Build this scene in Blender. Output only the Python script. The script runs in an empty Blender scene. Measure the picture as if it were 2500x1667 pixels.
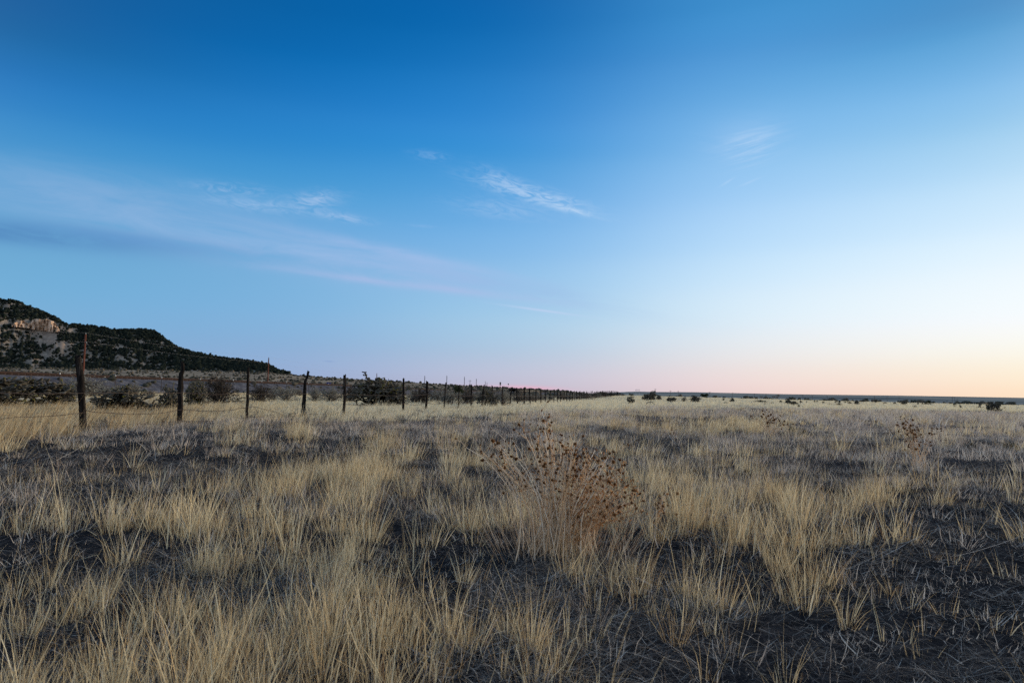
import bpy, math
import numpy as np
from mathutils import Vector, Matrix

rng = np.random.default_rng(7)
sc = bpy.context.scene
COL = sc.collection
R_ = math.radians

# ------------------------------------------------------------------ camera
FPX, CX, CY = 1667.0, 1250.0, 833.5
CAM = np.array([0.0, 0.0, 0.9])
PITCH, ROLL = R_(4.44), R_(0.9)
Fv = np.array([0, math.cos(PITCH), math.sin(PITCH)])
U0 = np.array([0, -math.sin(PITCH), math.cos(PITCH)])
Xv = np.array([1.0, 0, 0])
Rv = Xv * math.cos(ROLL) + U0 * math.sin(ROLL)
Uv = U0 * math.cos(ROLL) - Xv * math.sin(ROLL)
cd = bpy.data.cameras.new('camera'); cam = bpy.data.objects.new('camera', cd); COL.objects.link(cam)
sc.camera = cam
cd.lens = 24; cd.sensor_width = 36; cd.clip_start = 0.05; cd.clip_end = 60000
M = Matrix((Rv, Uv, -Fv)).transposed().to_4x4(); M.translation = Vector(CAM); cam.matrix_world = M
cd.dof.use_dof = True; cd.dof.focus_distance = 9.0; cd.dof.aperture_fstop = 6.3


def raydir(px, py):
    px = np.asarray(px, float); py = np.asarray(py, float)
    return (Fv + Rv * ((px - CX) / FPX)[..., None] - Uv * ((py - CY) / FPX)[..., None])


def azel(px, py):
    d = raydir(px, py)
    return np.arctan2(d[..., 0], d[..., 1]), np.arctan2(d[..., 2], np.hypot(d[..., 0], d[..., 1]))


def project(P):
    d = P - CAM
    z = d @ Fv
    z = np.where(z < 0.05, 0.05, z)
    return CX + FPX * (d @ Rv) / z, CY - FPX * (d @ Uv) / z


def sstep(a, b, x):
    t = np.clip((np.asarray(x, float) - a) / (b - a), 0, 1)
    return t * t * (3 - 2 * t)


# ------------------------------------------------------------------ value noise
_perm = np.random.default_rng(3).random((256, 256))


def vnoise(x, y):
    xi = np.floor(x).astype(int); yi = np.floor(y).astype(int)
    fx = x - xi; fy = y - yi
    fx = fx * fx * (3 - 2 * fx); fy = fy * fy * (3 - 2 * fy)
    a = _perm[xi & 255, yi & 255]; b = _perm[(xi + 1) & 255, yi & 255]
    c = _perm[xi & 255, (yi + 1) & 255]; d = _perm[(xi + 1) & 255, (yi + 1) & 255]
    return (a * (1 - fx) + b * fx) * (1 - fy) + (c * (1 - fx) + d * fx) * fy


def fbm(x, y, o=4):
    s = 0; a = 0.5; t = 0
    for k in range(o):
        s = s + a * vnoise(x * 2 ** k + 17.3 * k, y * 2 ** k - 9.1 * k); t += a; a *= 0.5
    return s / t


# ------------------------------------------------------------------ ground height
_lx = [-700, 0, 300, 650, 760, 900, 1000, 1100, 1250, 1400, 1500, 1600]
_ly = [880, 896, 901, 908, 918, 926, 932, 938, 946, 953, 956, 958]
LAZ, LEL = azel(_lx, _ly)
_rx = [1450, 1560, 1600, 1700, 1900, 2200, 2500, 2700]
_ry = [957, 956, 957, 957.5, 962, 965.5, 971, 974]
RAZ, REL = azel(_rx, _ry)
FAZ, FEL = azel([1450, 1600, 1900, 2200, 2500, 2700], [964, 967.5, 975.5, 983.5, 990, 994])
CREST = 210.0


def ground_z(X, Y):
    X = np.asarray(X, float); Y = np.asarray(Y, float)
    R = np.hypot(X, Y); az = np.arctan2(X, Y)
    elL = np.interp(az, LAZ, LEL)
    zl = np.tan(elL) * np.minimum(R, 1400) * sstep(60, 1150, R)
    cz = 0.9 + CREST * np.tan(np.interp(az, FAZ, FEL))
    field = cz * sstep(20, CREST, R) * np.minimum(R / CREST, 1.0)
    dip = -5.0 * sstep(CREST, 420, R)
    far = (np.tan(np.interp(az, RAZ, REL)) * np.minimum(R, 7000) + 6) * sstep(500, 6500, R)
    roll = (fbm(X / 900 + 5, Y / 900, 3) - 0.5) * 26 * sstep(900, 2500, R) * (1 - sstep(4500, 6500, R))
    zr = field + dip + far + roll
    w = sstep(R_(3.5), R_(10.5), az)
    behind = sstep(R_(60), R_(90), np.abs(az))
    z = (zl * (1 - w) + zr * w) * (1 - behind)
    near = (fbm(X * 0.7, Y * 0.7, 3) - 0.5) * 0.10 * (1 - sstep(30, 60, R))
    rise = 0.40 * sstep(15, 38, -12.2 + 0.21 * Y - X) * (1 - sstep(120, 200, R)) * (1 - behind)
    return z + near + rise


def unproj(px, py):
    """ground point seen at a pixel"""
    d = raydir(px, py)
    lo = np.zeros(d.shape[:-1]); hi = lo + 900.0
    for s in np.geomspace(1.2, 900, 400):
        pz = CAM[2] + d[..., 2] * s - ground_z(d[..., 0] * s, d[..., 1] * s)
        hit = (pz < 0) & (hi > 899)
        hi = np.where(hit, s, hi)
    P = CAM + d * hi[..., None]
    return P


def at(px, Y):
    """ground point at depth Y in the column px"""
    x = (px - CX) / FPX * Y
    return np.array([x, Y, float(ground_z(x, Y))])


# ------------------------------------------------------------------ materials
def new_mat(name):
    m = bpy.data.materials.new(name); m.use_nodes = True
    nt = m.node_tree; nt.nodes.clear()
    out = nt.nodes.new('ShaderNodeOutputMaterial')
    return m, nt, out


def ramp(nt, stops, interp='LINEAR'):
    r = nt.nodes.new('ShaderNodeValToRGB'); cr = r.color_ramp; cr.interpolation = interp
    while len(cr.elements) > 1: cr.elements.remove(cr.elements[-1])
    cr.elements[0].position = stops[0][0]; cr.elements[0].color = (*stops[0][1], 1)
    for p, c in stops[1:]:
        e = cr.elements.new(p); e.color = (*c, 1)
    return r


def tint_mat(name, stops, transl=0.25, rough=0.9):
    """thin plant matter: colour from the per-blade 'tint' attribute"""
    m, nt, out = new_mat(name)
    a = nt.nodes.new('ShaderNodeAttribute'); a.attribute_name = 'tint'
    r = ramp(nt, stops); nt.links.new(a.outputs['Fac'], r.inputs[0])
    d = nt.nodes.new('ShaderNodeBsdfDiffuse'); nt.links.new(r.outputs[0], d.inputs[0])
    if transl > 0:
        t = nt.nodes.new('ShaderNodeBsdfTranslucent'); nt.links.new(r.outputs[0], t.inputs[0])
        mx = nt.nodes.new('ShaderNodeMixShader'); mx.inputs[0].default_value = transl
        nt.links.new(d.outputs[0], mx.inputs[1]); nt.links.new(t.outputs[0], mx.inputs[2])
        nt.links.new(mx.outputs[0], out.inputs[0])
    else:
        nt.links.new(d.outputs[0], out.inputs[0])
    return m


def noise_mat(name, stops, scale=8.0, detail=6.0, rough=0.85, stretch=(1, 1, 1), bump=0.0, coord='Object', distortion=0.0, spec=0.2):
    m, nt, out = new_mat(name)
    tc = nt.nodes.new('ShaderNodeTexCoord'); mp = nt.nodes.new('ShaderNodeMapping')
    mp.inputs['Scale'].default_value = stretch
    nt.links.new(tc.outputs[coord], mp.inputs[0])
    n = nt.nodes.new('ShaderNodeTexNoise'); n.inputs['Scale'].default_value = scale
    n.inputs['Detail'].default_value = detail; n.inputs['Distortion'].default_value = distortion
    n.inputs['Roughness'].default_value = 0.65
    nt.links.new(mp.outputs[0], n.inputs['Vector'])
    r = ramp(nt, stops); nt.links.new(n.outputs[0], r.inputs[0])
    b = nt.nodes.new('ShaderNodeBsdfPrincipled'); b.inputs['Roughness'].default_value = rough
    b.inputs['Specular IOR Level'].default_value = spec
    nt.links.new(r.outputs[0], b.inputs['Base Color'])
    if bump:
        bp = nt.nodes.new('ShaderNodeBump'); bp.inputs['Strength'].default_value = bump
        nt.links.new(n.outputs[0], bp.inputs['Height']); nt.links.new(bp.outputs[0], b.inputs['Normal'])
    nt.links.new(b.outputs[0], out.inputs[0])
    return m


# ------------------------------------------------------------------ mesh helpers
def mesh_np(name, V, quads, mat, attrs=None, smooth=False):
    me = bpy.data.meshes.new(name)
    V = np.asarray(V, np.float32); Q = np.asarray(quads, np.int32)
    k = Q.shape[1]
    me.vertices.add(len(V)); me.vertices.foreach_set('co', V.ravel())
    me.loops.add(Q.size); me.polygons.add(len(Q))
    me.loops.foreach_set('vertex_index', Q.ravel())
    me.polygons.foreach_set('loop_start', np.arange(0, Q.size, k, dtype=np.int32))
    me.polygons.foreach_set('loop_total', np.full(len(Q), k, np.int32))
    if smooth: me.polygons.foreach_set('use_smooth', np.ones(len(Q), bool))
    for n, a in (attrs or {}).items():
        at_ = me.attributes.new(n, 'FLOAT', 'POINT'); at_.data.foreach_set('value', np.asarray(a, np.float32).ravel())
    me.update(calc_edges=True)
    me.materials.append(mat)
    return me


def link(name, me, parent=None, loc=(0, 0, 0)):
    o = bpy.data.objects.new(name, me); COL.objects.link(o); o.location = loc
    if parent is not None: o.parent = parent
    return o


def tag(o, label=None, cat=None, group=None, kind=None):
    if label: o['label'] = label
    if cat: o['category'] = cat
    if group: o['group'] = group
    if kind: o['kind'] = kind
    return o


def thing(name, label, cat, loc=(0, 0, 0), rotz=0.0, group=None):
    o = bpy.data.objects.new(name, None); COL.objects.link(o)
    o.location = loc; o.rotation_euler = (0, 0, rotz); o.empty_display_size = 0.2
    return tag(o, label, cat, group)


def dup(root, loc, rotz, label, scale=(1, 1, 1), group=None, cat=None):
    r = root.copy(); COL.objects.link(r); r.location = loc; r.rotation_euler = (0, 0, rotz); r.scale = scale
    r['label'] = label
    if group: r['group'] = group
    elif 'group' in r: del r['group']
    if cat: r['category'] = cat
    for ch in list(root.children):
        c = ch.copy(); COL.objects.link(c); c.parent = r
        for g in list(ch.children):
            d = g.copy(); COL.objects.link(d); d.parent = c
    return r


class MB:
    """gathers quads/tris with a tint per vertex into one mesh"""
    def __init__(s): s.v = []; s.f = []; s.t = []; s.n = 0

    def add(s, V, Q, tint):
        V = np.asarray(V, float); Q = np.asarray(Q, int)
        if Q.shape[1] == 3: Q = np.c_[Q, Q[:, 2]]
        s.v.append(V); s.f.append(Q + s.n); s.t.append(np.broadcast_to(tint, (len(V),))); s.n += len(V)

    def tube(s, pts, rad, sides=6, tint=0.5, cap=True):
        P = np.asarray(pts, float); n = len(P); rad = np.broadcast_to(rad, (n,)).astype(float)
        T = np.gradient(P, axis=0); T /= np.linalg.norm(T, axis=1)[:, None] + 1e-9
        a = np.where(np.abs(T[:, 2:3]) > 0.95, np.array([[1.0, 0, 0]]), np.array([[0, 0, 1.0]]))
        A = np.cross(T, a); A /= np.linalg.norm(A, axis=1)[:, None] + 1e-9
        B = np.cross(T, A)
        th = np.arange(sides) * 2 * np.pi / sides
        V = P[:, None] + rad[:, None, None] * (A[:, None] * np.cos(th)[None, :, None] + B[:, None] * np.sin(th)[None, :, None])
        V = V.reshape(-1, 3)
        i = np.arange(n - 1)[:, None] * sides; j = np.arange(sides)[None]; j2 = (j + 1) % sides
        Q = np.stack([i + j, i + j2, i + sides + j2, i + sides + j], -1).reshape(-1, 4)
        s.add(V, Q, tint)
        if cap and sides >= 3:
            c0 = s.n
            s.add(np.vstack([V[-sides:], P[-1:]]), [(k, (k + 1) % sides, sides) for k in range(sides)], tint)

    def box(s, c, d, tint=0.5, rot=None):
        c = np.asarray(c, float); h = np.asarray(d, float) / 2
        g = np.array([(x, y, z) for z in (-1, 1) for y in (-1, 1) for x in (-1, 1)]) * h
        if rot is not None: g = g @ np.asarray(rot).T
        s.add(g + c, [(0, 2, 3, 1), (4, 5, 7, 6), (0, 1, 5, 4), (2, 6, 7, 3), (0, 4, 6, 2), (1, 3, 7, 5)], tint)

    def build(s, name, mat, parent=None, smooth=False, loc=(0, 0, 0)):
        me = bpy.data.meshes.new(name)
        V = np.concatenate(s.v).astype(np.float32); Q = np.concatenate(s.f); t = np.concatenate(s.t)
        tri = Q[:, 2] == Q[:, 3]
        faces_q = Q[~tri]; faces_t = Q[tri][:, :3]
        lv = np.concatenate([faces_q.ravel(), faces_t.ravel()]).astype(np.int32)
        tot = np.concatenate([np.full(len(faces_q), 4), np.full(len(faces_t), 3)]).astype(np.int32)
        st = np.concatenate([[0], np.cumsum(tot)[:-1]]).astype(np.int32)
        me.vertices.add(len(V)); me.vertices.foreach_set('co', V.ravel())
        me.loops.add(len(lv)); me.polygons.add(len(tot))
        me.loops.foreach_set('vertex_index', lv)
        me.polygons.foreach_set('loop_start', st); me.polygons.foreach_set('loop_total', tot)
        if smooth: me.polygons.foreach_set('use_smooth', np.ones(len(tot), bool))
        at_ = me.attributes.new('tint', 'FLOAT', 'POINT'); at_.data.foreach_set('value', t.astype(np.float32))
        me.update(calc_edges=True); me.materials.append(mat)
        return link(name, me, parent, loc)


# ------------------------------------------------------------------ world: dusk sky
def lin(c):
    c = np.asarray(c, float) / 255
    return tuple(np.where(c <= 0.04045, c / 12.92, ((c + 0.055) / 1.055) ** 2.4))


SUN_AZ, SUN_EL = 62.0, 3.0
w = bpy.data.worlds.new('World'); sc.world = w; w.use_nodes = True
nt = w.node_tree; N = nt.nodes; L = nt.links
bg = N['Background']; bg.inputs[1].default_value = 0.1
WK = 10.0        # the ramps hold display radiance; the background strength of 0.1 brings them back


def mnode(op, a, b=None, c=None, clamp=False):
    n = N.new('ShaderNodeMath'); n.operation = op; n.use_clamp = clamp
    for i, v in enumerate((a, b, c)):
        if v is None: continue
        if isinstance(v, (int, float)): n.inputs[i].default_value = float(v)
        else: L.new(v, n.inputs[i])
    return n.outputs[0]


def vmix(a, b, f, mode='MIX'):
    n = N.new('ShaderNodeMix'); n.data_type = 'RGBA'; n.blend_type = mode; n.clamp_factor = True
    if isinstance(f, (int, float)): n.inputs[0].default_value = f
    else: L.new(f, n.inputs[0])
    for i, v in ((6, a), (7, b)):
        if isinstance(v, tuple): n.inputs[i].default_value = (*v, 1)
        else: L.new(v, n.inputs[i])
    return n.outputs[2]


tc = N.new('ShaderNodeTexCoord'); sp = N.new('ShaderNodeSeparateXYZ'); L.new(tc.outputs['Generated'], sp.inputs[0])
dx, dy, dz = sp.outputs
azd = mnode('MULTIPLY', mnode('ARCTAN2', dx, dy), 180 / math.pi)
eld = mnode('MULTIPLY', mnode('ARCSINE', dz), 180 / math.pi)
et = mnode('MULTIPLY_ADD', eld, 1 / 100, 0.05, clamp=True)      # -5..95 degrees

SKY = {
    0: (20, [(0, (4, 86, 150)), (92, (2, 96, 160)), (184, (22, 112, 184)), (275, (45, 130, 198)), (367, (66, 145, 205)), (430, (84, 154, 208)), (500, (92, 158, 208)), (600, (100, 163, 208)), (720, (112, 171, 214)), (900, (124, 168, 212))]),
    1: (620, [(0, (0, 94, 166)), (122, (2, 105, 181)), (245, (34, 124, 200)), (367, (52, 140, 208)), (459, (78, 156, 214)), (551, (102, 166, 220)), (650, (118, 173, 220)), (760, (126, 174, 220)), (830, (134, 170, 214)), (915, (142, 164, 208))]),
    2: (1250, [(0, (2, 96, 172)), (92, (8, 106, 182)), (184, (28, 120, 196)), (306, (46, 136, 211)), (398, (66, 150, 217)), (551, (110, 172, 228)), (643, (136, 186, 232)), (770, (160, 199, 231)), (857, (174, 195, 222)), (935, (190, 187, 211))]),
    3: (1880, [(0, (64, 145, 207)), (122, (86, 157, 217)), (245, (114, 176, 227)), (367, (138, 191, 236)), (490, (164, 206, 244)), (612, (186, 220, 247)), (704, (206, 230, 247)), (796, (221, 233, 241)), (890, (233, 222, 223)), (955, (232, 206, 208))]),
    4: (2480, [(0, (52, 130, 186)), (62, (72, 150, 203)), (187, (114, 178, 225)), (311, (150, 200, 232)), (435, (186, 221, 243)), (560, (216, 237, 251)), (653, (236, 246, 255)), (777, (248, 249, 250)), (870, (255, 242, 224)), (950, (255, 222, 190))]),
}
cols = []
for k, (x, st) in SKY.items():
    ys = [s[0] for s in st]
    a, e = azel([x] * len(ys), ys)
    if k >= 3: st = [(y_, tuple(min(255, v + 5) for v in c_)) for y_, c_ in st]
    else: st = [(y_, (c_[0], c_[1] + 2, c_[2])) for y_, c_ in st]
    pts = sorted([(float(np.degrees(ee)), lin(c)) for ee, (_, c) in zip(e, st)])
    top = pts[-1][1]
    z = lin((14, 84, 150))
    pts += [(50, tuple(0.5 * np.array(top) + 0.5 * np.array(z))), (90, z)]
    pts = [(-4, tuple(np.array(pts[0][1]) * 0.75))] + pts
    cols.append((float(np.degrees(a[-1])), pts))
glow = [(-4, (.9, .5, .3)), (0.5, (1.5, .95, .55)), (4, (1.7, 1.25, .85)), (9, (1.5, 1.35, 1.2)), (18, (.95, 1.0, 1.02)), (30, (.4, .58, .75)), (50, (.1, .24, .42)), (90, lin((14, 84, 150)))]
side = [(-4, (.4, .36, .36)), (0, (.85, .70, .60)), (6, (.92, .86, .82)), (20, (.62, .72, .84)), (45, (.20, .36, .54)), (90, lin((22, 92, 160)))]
back = [(-4, (.2, .22, .28)), (0, (.46, .50, .62)), (5, (.62, .64, .76)), (14, (.66, .74, .90)), (28, (.50, .64, .84)), (50, (.26, .42, .62)), (90, lin((22, 92, 160)))]  # side and back sky, out of view, brightened as added fill light for the ground
cols += [(60, glow), (95, side), (180, back), (-180, back), (-95, back), (-60, cols[0][1])]
num = None; den = None
for a0, pts in cols:
    r = ramp(nt, [((p + 5) / 100, tuple(float(v) for v in c)) for p, c in pts], 'CARDINAL')
    L.new(et, r.inputs[0])
    sg = 10.0 if abs(a0) < 70 else 22.0
    q = mnode('DIVIDE', mnode('SUBTRACT', azd, a0), sg)
    wgt = mnode('ADD', mnode('EXPONENT', mnode('MULTIPLY', mnode('MULTIPLY', q, q), -0.5)), 1e-6)
    sc_ = N.new('ShaderNodeVectorMath'); sc_.operation = 'SCALE'; L.new(r.outputs[0], sc_.inputs[0]); L.new(wgt, sc_.inputs['Scale'])
    if num is None: num, den = sc_.outputs[0], wgt
    else:
        ad = N.new('ShaderNodeVectorMath'); ad.operation = 'ADD'; L.new(num, ad.inputs[0]); L.new(sc_.outputs[0], ad.inputs[1])
        num = ad.outputs[0]; den = mnode('ADD', den, wgt)
dv = N.new('ShaderNodeVectorMath'); dv.operation = 'SCALE'; L.new(num, dv.inputs[0]); L.new(mnode('DIVIDE', WK, den), dv.inputs['Scale'])
twilight = dv.outputs[0]
nish = N.new('ShaderNodeTexSky'); nish.sky_type = 'NISHITA'; nish.sun_disc = False
nish.sun_elevation = R_(SUN_EL); nish.sun_rotation = R_(SUN_AZ); nish.altitude = 1800; nish.dust_density = 0.6; nish.ozone_density = 3
nb = N.new('ShaderNodeVectorMath'); nb.operation = 'SCALE'; L.new(nish.outputs[0], nb.inputs[0]); nb.inputs['Scale'].default_value = 4.0
skycol = vmix(twilight, nb.outputs[0], 0.03)

# clouds: thin cirrus, laid out on the sky's tangent plane x/y, z/y
ysafe = mnode('MAXIMUM', dy, 0.05)
gx = mnode('DIVIDE', dx, ysafe); gz = mnode('DIVIDE', dz, ysafe)
front = mnode('MULTIPLY', mnode('SUBTRACT', dy, 0.1), 8.0, clamp=True)


def gpos(px, py):
    d = raydir(px, py); return float(d[0] / d[1]), float(d[2] / d[1])


_nz = {}


def cloud_noise(ang, nscale, seed, warp):
    """one stretched noise per family of clouds, shared by all its members"""
    key = (ang, nscale, seed, warp)
    if key not in _nz:
        ca, sa = math.cos(R_(ang)), math.sin(R_(ang))
        a = mnode('ADD', mnode('MULTIPLY', gx, ca * nscale[0]), mnode('MULTIPLY', gz, sa * nscale[0]))
        b = mnode('SUBTRACT', mnode('MULTIPLY', gz, ca * nscale[1]), mnode('MULTIPLY', gx, sa * nscale[1]))
        cv = N.new('ShaderNodeCombineXYZ'); L.new(a, cv.inputs[0]); L.new(b, cv.inputs[1]); cv.inputs[2].default_value = seed
        nz = N.new('ShaderNodeTexNoise'); nz.inputs['Scale'].default_value = 1.0; nz.inputs['Detail'].default_value = 5; nz.inputs['Roughness'].default_value = 0.62; nz.inputs['Distortion'].default_value = warp
        L.new(cv.outputs[0], nz.inputs['Vector'])
        _nz[key] = nz.outputs[0]
    return _nz[key]


FAMILY = {'band': (-8.5, (6, 34), 2.1, 0.5), 'wisp': (-11.0, (30, 100), 7.3, 1.6), 'streak': (17.0, (9, 120), 17.4, 0.5)}


def cloud(px, py, hw, hh, ang, dens, fam, lo=0.42, hi=0.75):
    """soft rotated ellipse times its family's noise; px/py/hw/hh are angles read off the photo"""
    ox, oz = gpos(px, py); ca, sa = math.cos(R_(ang)), math.sin(R_(ang))
    ux = mnode('SUBTRACT', gx, ox); uz = mnode('SUBTRACT', gz, oz)
    ea = mnode('ADD', mnode('MULTIPLY', ux, ca * FPX / hw), mnode('MULTIPLY', uz, sa * FPX / hw))
    eb = mnode('SUBTRACT', mnode('MULTIPLY', uz, ca * FPX / hh), mnode('MULTIPLY', ux, sa * FPX / hh))
    rr = mnode('ADD', mnode('MULTIPLY', ea, ea), mnode('MULTIPLY', eb, eb))
    mask = mnode('EXPONENT', mnode('MULTIPLY', rr, -1.4))
    mr = N.new('ShaderNodeMapRange'); mr.interpolation_type = 'SMOOTHSTEP'; L.new(cloud_noise(*FAMILY[fam]), mr.inputs[0]); mr.inputs[1].default_value = lo; mr.inputs[2].default_value = hi
    return mnode('MULTIPLY', mnode('MULTIPLY', mask, mr.outputs[0]), mnode('MULTIPLY', front, dens), clamp=True)


W10 = lambda c: tuple(v * WK for v in lin(c))
# broad pale band on the left, falling towards the middle, with a darker underside; wisps above it
for args, c in [
    ((280, 500, 620, 84, -9, 0.85, 'band', 0.08, 0.74), (134, 176, 219)),
    ((800, 635, 620, 52, -8.5, 0.85, 'band', 0.16, 0.72), (152, 187, 228)),
    ((30, 566, 470, 34, -5, 0.85, 'band', 0.05, 0.66), (80, 132, 188)),
    ((330, 585, 330, 20, -7, 0.45, 'band', 0.1, 0.6), (98, 150, 206)),
    ((1060, 668, 420, 24, -9.5, 0.6, 'band', 0.15, 0.7), (158, 188, 230)),
    ((1000, 695, 330, 12, -6, 0.55, 'band', 0.1, 0.6), (180, 190, 230)),
    ((980, 620, 320, 17, -11, 0.50, 'band', 0.1, 0.65), (174, 194, 234)),
    ((1325, 758, 100, 3.2, -7, 0.7, 'band', 0.1, 0.5), (192, 210, 240)),
    ((1300, 474, 150, 22, -14, 0.85, 'wisp', 0.30, 0.70), (188, 214, 244)),
    ((1230, 440, 75, 22, -24, 0.6, 'wisp', 0.32, 0.7), (160, 196, 236)),
    ((1390, 512, 85, 8, -13, 0.78, 'wisp', 0.2, 0.66), (186, 214, 244)),
    ((1230, 512, 140, 28, -6, 0.50, 'wisp', 0.25, 0.74), (160, 196, 236)),
    ((770, 488, 75, 24, 6, 0.72, 'wisp', 0.28, 0.72), (170, 198, 234)),
    ((560, 462, 110, 18, -4, 0.5, 'wisp', 0.36, 0.70), (158, 190, 230)),
    ((640, 502, 150, 18, -5, 0.55, 'wisp', 0.28, 0.72), (164, 196, 234)),
    ((830, 530, 75, 12, -9, 0.66, 'wisp', 0.34, 0.64), (166, 196, 234)),
    ((1048, 380, 52, 14, -6, 0.42, 'wisp', 0.32, 0.68), (140, 184, 232)),
    ((1030, 552, 40, 4, -4, 0.4, 'wisp', 0.25, 0.6), (140, 184, 232)),
    ((1835, 358, 80, 46, 17, 0.78, 'streak', 0.40, 0.74), (188, 216, 246)),
    ((1810, 345, 120, 64, 17, 0.36, 'band', 0.1, 0.7), (166, 203, 242)),
    ((1775, 445, 22, 3, 33, 0.45, 'band', 0.0, 0.5), (178, 212, 246)),
    ((1830, 445, 30, 3, 24, 0.42, 'band', 0.0, 0.5), (178, 212, 246)),
    ((1290, 947, 95, 7.0, -1.5, 0.62, 'band', 0.0, 0.5), (238, 170, 194)),
    ((1200, 944, 110, 3.5, -1.5, 0.3, 'band', 0.0, 0.5), (232, 180, 200)),
    ((803, 882, 13, 1.5, -1.5, 0.5, 'band', 0.0, 0.5), (116, 146, 200)),
]:
    skycol = vmix(skycol, W10(c), cloud(*args))
L.new(skycol, bg.inputs[0])

sd = bpy.data.lights.new('sun', 'SUN'); so = bpy.data.objects.new('sun', sd); COL.objects.link(so)
sd.energy = 4.2; sd.angle = R_(28); sd.color = (1.0, 0.80, 0.56)
sa, se = R_(SUN_AZ), R_(9)
so.rotation_euler = Vector((math.sin(sa) * math.cos(se), math.cos(sa) * math.cos(se), math.sin(se))).to_track_quat('Z', 'Y').to_euler()
sc.view_settings.view_transform = 'Standard'; sc.view_settings.look = 'None'
sc.view_settings.exposure = 0.0; sc.view_settings.gamma = 1.0
cy = sc.cycles
cy.use_denoising = False
cy.max_bounces = 4; cy.diffuse_bounces = 2; cy.glossy_bounces = 1; cy.transmission_bounces = 3; cy.transparent_max_bounces = 4
w.cycles.sampling_method = 'MANUAL'; w.cycles.sample_map_resolution = 512

# ------------------------------------------------------------------ plant cover map, in ground points
FARB = ([-200, 0, 200, 450, 700, 850, 1000, 1150, 1300, 1450, 1600, 1900, 2500, 2800], [1150, 1100, 1052, 1040, 1026, 1030, 1030, 1022, 1014, 1005, 996, 1000, 1006, 1010])
NEARB = ([-200, 0, 250, 420, 560, 720, 900, 1000, 1150, 1300, 1450, 1700, 2000, 2300, 2600], [1255, 1255, 1265, 1250, 1200, 1150, 1140, 1190, 1230, 1240, 1215, 1205, 1190, 1190, 1200])


def ell(px, py, cx, cy, rx, ry, p=1.0):
    return np.exp(-(((px - cx) / rx) ** 2 + ((py - cy) / ry) ** 2) ** p)


def cover(X, Y):
    """shares of golden bunch grass, grey weed and bare dark soil at ground points"""
    px, py = project(np.stack([X, Y, np.zeros_like(X)], -1))
    wob = (fbm(X * 0.5 + 3, Y * 0.5, 3) - 0.5)
    dyr = np.maximum(py - 960, 3)
    py2 = py + wob * dyr * 0.45; px2 = px + (fbm(X * 0.45 - 8, Y * 0.45 + 4, 3) - 0.5) * dyr * 0.55
    fb = np.interp(px2, *FARB); nb = np.interp(px2, *NEARB)
    far = 1 - sstep(-0.10, 0.10, (py2 - fb) / (fb - 962))
    near = sstep(-0.07, 0.09, (py2 - nb) / (nb - 962))
    mid = np.clip(1 - far - near, 0, 1)
    left = 1 - sstep(850, 1250, px2)
    gold = far * 1.0 + near * 0.9
    grey = mid * (1 - 0.80 * left * sstep(1040, 1080, py2))
    g2 = np.zeros_like(X)
    for e in [(590, 1062, 55, 22), (940, 1120, 85, 60), (700, 1270, 170, 130), (1795, 1048, 140, 24), (1120, 1160, 60, 35), (720, 1060, 40, 14), (330, 1110, 20, 30), (90, 1150, 18, 30), (640, 1180, 50, 40)]:
        g2 = np.maximum(g2, ell(px2, py2, *e))
    gold = np.maximum(gold, g2 * 1.15); grey = grey * (1 - np.clip(g2, 0, 1))
    band = ell(px2, py2, 2150, 1240, 480, 52, 2) * sstep(1480, 1700, px2)
    gold = np.maximum(gold, band * 1.25)
    bare = np.zeros_like(X)
    for e in [(2370, 1490, 400, 165, 2.0), (2260, 1660, 420, 130, 2.0), (2000, 1500, 90, 40), (1770, 1000, 150, 9), (1640, 1035, 150, 13), (1530, 1112, 75, 42), (1190, 1028, 130, 9), (1010, 1255, 75, 40), (1180, 1385, 120, 45), (1350, 1362, 190, 40), (40, 1320, 60, 30), (320, 1150, 430, 66, 2.0), (740, 1120, 170, 30), (1250, 1610, 60, 22), (1190, 1215, 90, 40), (1840, 1520, 110, 40)]:
        p = e[4] if len(e) > 4 else 1.0
        bare = np.maximum(bare, ell(px2, py2, *e[:4], p))
    keep = np.zeros_like(X)
    for e in [(50, 1330, 150, 50), (40, 1450, 110, 50), (230, 1420, 90, 40), (900, 1380, 70, 40), (1060, 1480, 70, 40), (1420, 1560, 80, 50), (1960, 1400, 55, 45), (1760, 1395, 60, 60), (1600, 1430, 60, 60), (1850, 1300, 90, 40)]:
        keep = np.maximum(keep, ell(px2, py2, *e))
    bare = bare * (1 - np.clip(keep, 0, 1))
    gold = np.maximum(gold * (1 - 0.93 * bare), keep * 0.95)
    grey = grey * (1 - 0.85 * bare)
    clump = 0.55 * fbm(X * 1.7 + 11, Y * 1.3 + 5, 2) + 0.45 * fbm(X * 4.6 + 3, Y * 4.2 - 7, 2)
    gold = np.maximum(gold, mid * (0.55 - .3 * left + .3 * (py2 < 1065) * (1 - left)) * sstep(.48, .60, fbm(X * .8 + 71, Y * .8, 3)))
    gold = gold * np.where(far > 0.5, 1, 0.10 + 1.35 * sstep(0.42, 0.54, clump))
    grey = grey * (0.15 + 1.1 * sstep(0.40, 0.58, fbm(X * 1.1 + 31, Y * 1.1 - 5, 3)))
    return gold, grey, bare, far, px, py


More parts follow.
